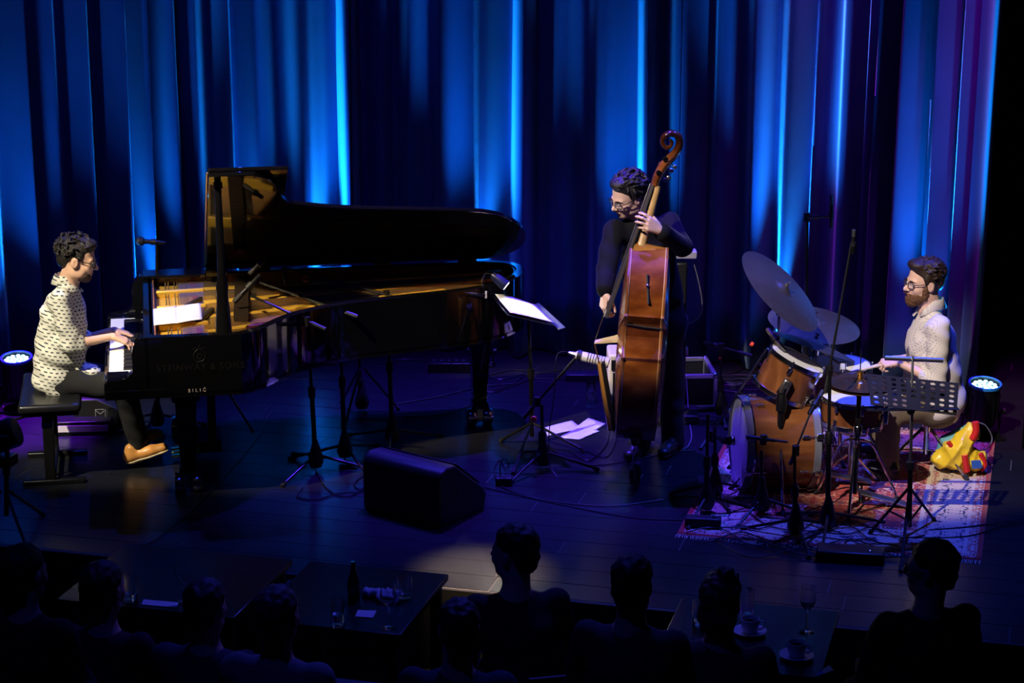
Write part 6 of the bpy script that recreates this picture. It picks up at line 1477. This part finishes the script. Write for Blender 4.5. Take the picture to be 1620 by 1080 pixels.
def cup(label, lab2, p):
    s_ = thing('saucer', lab2, 'saucer', p); MB().lathe([(0, .004), (.030, 0), (.036, .002), (.058, .010), (.074, .016), (.075, .018), (.056, .014), (.030, .006), (0, .006)], 36).build('dish', WHITEP, s_)
    t = thing('coffee_cup', label, 'cup', p + Z * .007); MB().lathe([(0, 0), (.026, 0), (.034, .006), (.040, .035), (.042, .066), (.0395, .066), (.037, .035), (.030, .010), (0, .008)], 32).build('bowl', WHITEP, t)
    MB().tube(spline([Vector((.040, 0, .055)), Vector((.060, 0, .056)), Vector((.064, 0, .036)), Vector((.050, 0, .022)), Vector((.039, 0, .020))], 6), .0045, 8).build('handle', WHITEP, t); MB().lathe([(0, .045), (.0385, .045)], 24).build('coffee', mat('coffee', (.03, .015, .008), .1, var=.1), t)
cup('white coffee cup standing on its saucer near the leaflet', 'white saucer under the coffee cup near the leaflet', W(1260, 1040, TZ))
cup('white coffee cup half hidden behind a listener', 'white saucer half hidden behind a listener', W(1186, 1002, TZ))
# ================================================================== listeners
HAIRK = mat('dim_dark_hair', (.012, .010, .009), .6, var=.3, bump=.4, bscale=120); HAIRG = mat('dim_grey_hair', (.05, .048, .046), .6, var=.3, bump=.4, bscale=120); HAIRB = mat('dim_auburn_hair', (.10, .055, .030), .55, var=.3, bump=.4, bscale=120)
def listener(label, px, py, hz, face, cloth, hair, glasses=False, style=0, lean=(0, 0), k=1.0, bald=False):
    p = W(px, py, hz); p0 = Vector((p.x, p.y, HF)); t = thing('person', label, 'person', p0)
    f = nv((*face, 0)); sd = nv(np.cross((0, 0, 1), f)); bf = nv((face[0] * .5, .8 + face[1] * .2, 0)); bs = nv(np.cross((0, 0, 1), bf))
    hc = A_((0, 0, hz - HF)); nb = hc + A_((lean[0] * .2, lean[1] * .2 - .03, -.185)); ch = nb + A_((lean[0] * .3, -.02 + lean[1] * .3, -.19)); hip = A_((lean[0], -.08 + lean[1], .56)); shR = nb - bs * .18 + A_((0, 0, -.055)); shL = nb + bs * .18 + A_((0, 0, -.055))
    elR, elL = shR + bf * .05 - bs * .05 + A_((0, 0, -.26)), shL + bf * .05 + bs * .05 + A_((0, 0, -.26)); wrR, wrL = elR + bf * .20 + bs * .08 + A_((0, 0, -.02)), elL + bf * .20 - bs * .08 + A_((0, 0, -.02))
    hd = Head(hc, f, (0, 0, 1), k); S = SDF(.009); hd.skin(S, nb, .056); torso(S, hip, ch, nb, shR, shL, bf, -.012)
    for a, b, c in ((shR, elR, wrR), (shL, elL, wrL)): arm(S, a, b, c, -.008); hand(S, c, c - b, (0, 0, 1), (bs if a is shR else -bs), 1.0, (15, 20, 15))
    kn = [hip + bf * .42 + bs * s_ * .10 + A_((0, 0, .0)) for s_ in (-1, 1)]; an = [q * A_((1, 1, 0)) + A_((0, 0, .09)) for q in kn]
    for s_, q, a in zip((-1, 1), kn, an): S.cap(hip + bs * .09 * s_, q, .07, .055, .03); S.cap(q, a, .05, .038, .03); S.cap(a - A_((0, 0, .05)), a + bf * .14 - A_((0, 0, .055)), .036, .032, .02)
    S.build('body', SKIN, t)
    S = SDF(.011); torso(S, hip, ch, nb, shR, shL, bf, .006, .135, .155)
    for a, b, c in ((shR, elR, wrR), (shL, elL, wrL)): arm(S, a, b, c, .010, .058, .052, .042, .02, .85)
    S.build('top', cloth, t, wrinkle(.004, 28))
    S = SDF(.012); S.cap(hip + bs * .08, hip - bs * .08, .12, .12, .04)
    for s_, q, a in zip((-1, 1), kn, an): S.cap(hip + bs * .09 * s_, q, .09, .072, .03); S.cap(q, a, .068, .055, .03)
    S.build('trousers', TROUS, t)
    if not bald:
        S = SDF(.007); hd.e(S, (0, -.024, .052), (.084, .102, .080), .01); hd.e(S, (0, -.075, -.015), (.068, .044, .070), .03)
        if style == 1:
            hd.e(S, (0, -.075, -.05), (.078, .05, .085), .03); hd.e(S, (.02, -.03, .14), (.035, .03, .03), .03); hd.e(S, (0, .03, .10), (.06, .05, .03), .03)
        hd.e(S, (0, .115, -.01), (.088, .066, .088), .012, True); S.build('hair', hair, t, curls(.003 if style else .0018, 130))
    else:
        S = SDF(.007); hd.e(S, (0, -.055, -.010), (.080, .062, .050), .02); S.build('hair', hair, t, curls(.0015, 150))
    if glasses: hd.glasses(t, FRAME)
    # the chair
    c0 = p0 + Vector((hip[0], hip[1], 0)); ck = thing('chair', 'dark chair ' + CH.pop(0), 'chair', c0, math.atan2(bf[1], bf[0]) - R(90), 'chairs of the listeners')
    MB().box((0, .02, .42), (.40, .40, .04)).build('seat', BLACKP, ck, bevel=.01); MB().box((0, -.21, .66), (.38, .025, .30)).build('backrest', BLACKP, ck, bevel=.008)
    for sx in (-1, 1):
        for sy in (-1, 1): MB().tube([(sx * .17, .02 + sy * .18, .40), (sx * .18, .02 + sy * .20, .005)], .011, 8).build('leg', BLACKM, ck)
        MB().tube([(sx * .17, -.17, .42), (sx * .16, -.22, .78)], .011, 8).build('back_post', BLACKM, ck)
CH = ['under the listener turning to the piano', 'under the listener with cropped hair', 'under the listener with upswept hair', 'under the listener with glasses beside the cup table', 'under the listener in the pale top', 'under the listener next to the pale top', 'under the listener behind the napkin table', 'under the listener behind the leaflet table', 'under the listener at the tripod lamp corner']
DK = mat('black_jumper', (.008, .008, .010), .9, var=.2); GR = mat('charcoal_jumper', (.03, .03, .034), .9, var=.2); PL = mat('grey_stripe_top', (.14, .13, .14), .9, var=.25); NV = mat('navy_top', (.015, .018, .04), .9, var=.2)
listener('listener in black turning sideways to the piano, standing out against lit boards', 812, 872, .80, (-.9, .35), DK, HAIRK, lean=(.10, -.02))
listener('listener with cropped hair seen from behind in a charcoal top', 1001, 922, .85, (.05, 1), GR, HAIRK)
listener('listener with upswept auburn hair seen from behind by the cup table', 1141, 950, .69, (.1, 1), GR, HAIRB, style=1)
listener('listener in glasses sitting in profile beside the cup table', 1471, 898, .82, (-.97, .25), DK, HAIRK, True)
listener('listener in a grey striped top seen from behind at the napkin table', 440, 972, .80, (.1, 1), PL, HAIRG)
listener('listener with dark hair seen from behind at the leaflet table', 327, 958, .65, (.05, 1), NV, HAIRK)
listener('listener in navy sitting behind the bottle table, head lowered', 726, 992, .70, (-.3, 1), NV, HAIRK)
listener('dark-haired listener sitting behind the leaflet table glass', 165, 930, .66, (.2, 1), DK, HAIRK)
listener('listener in shadow at the table end below the tripod lamp', 40, 905, .80, (.25, 1), DK, HAIRK)
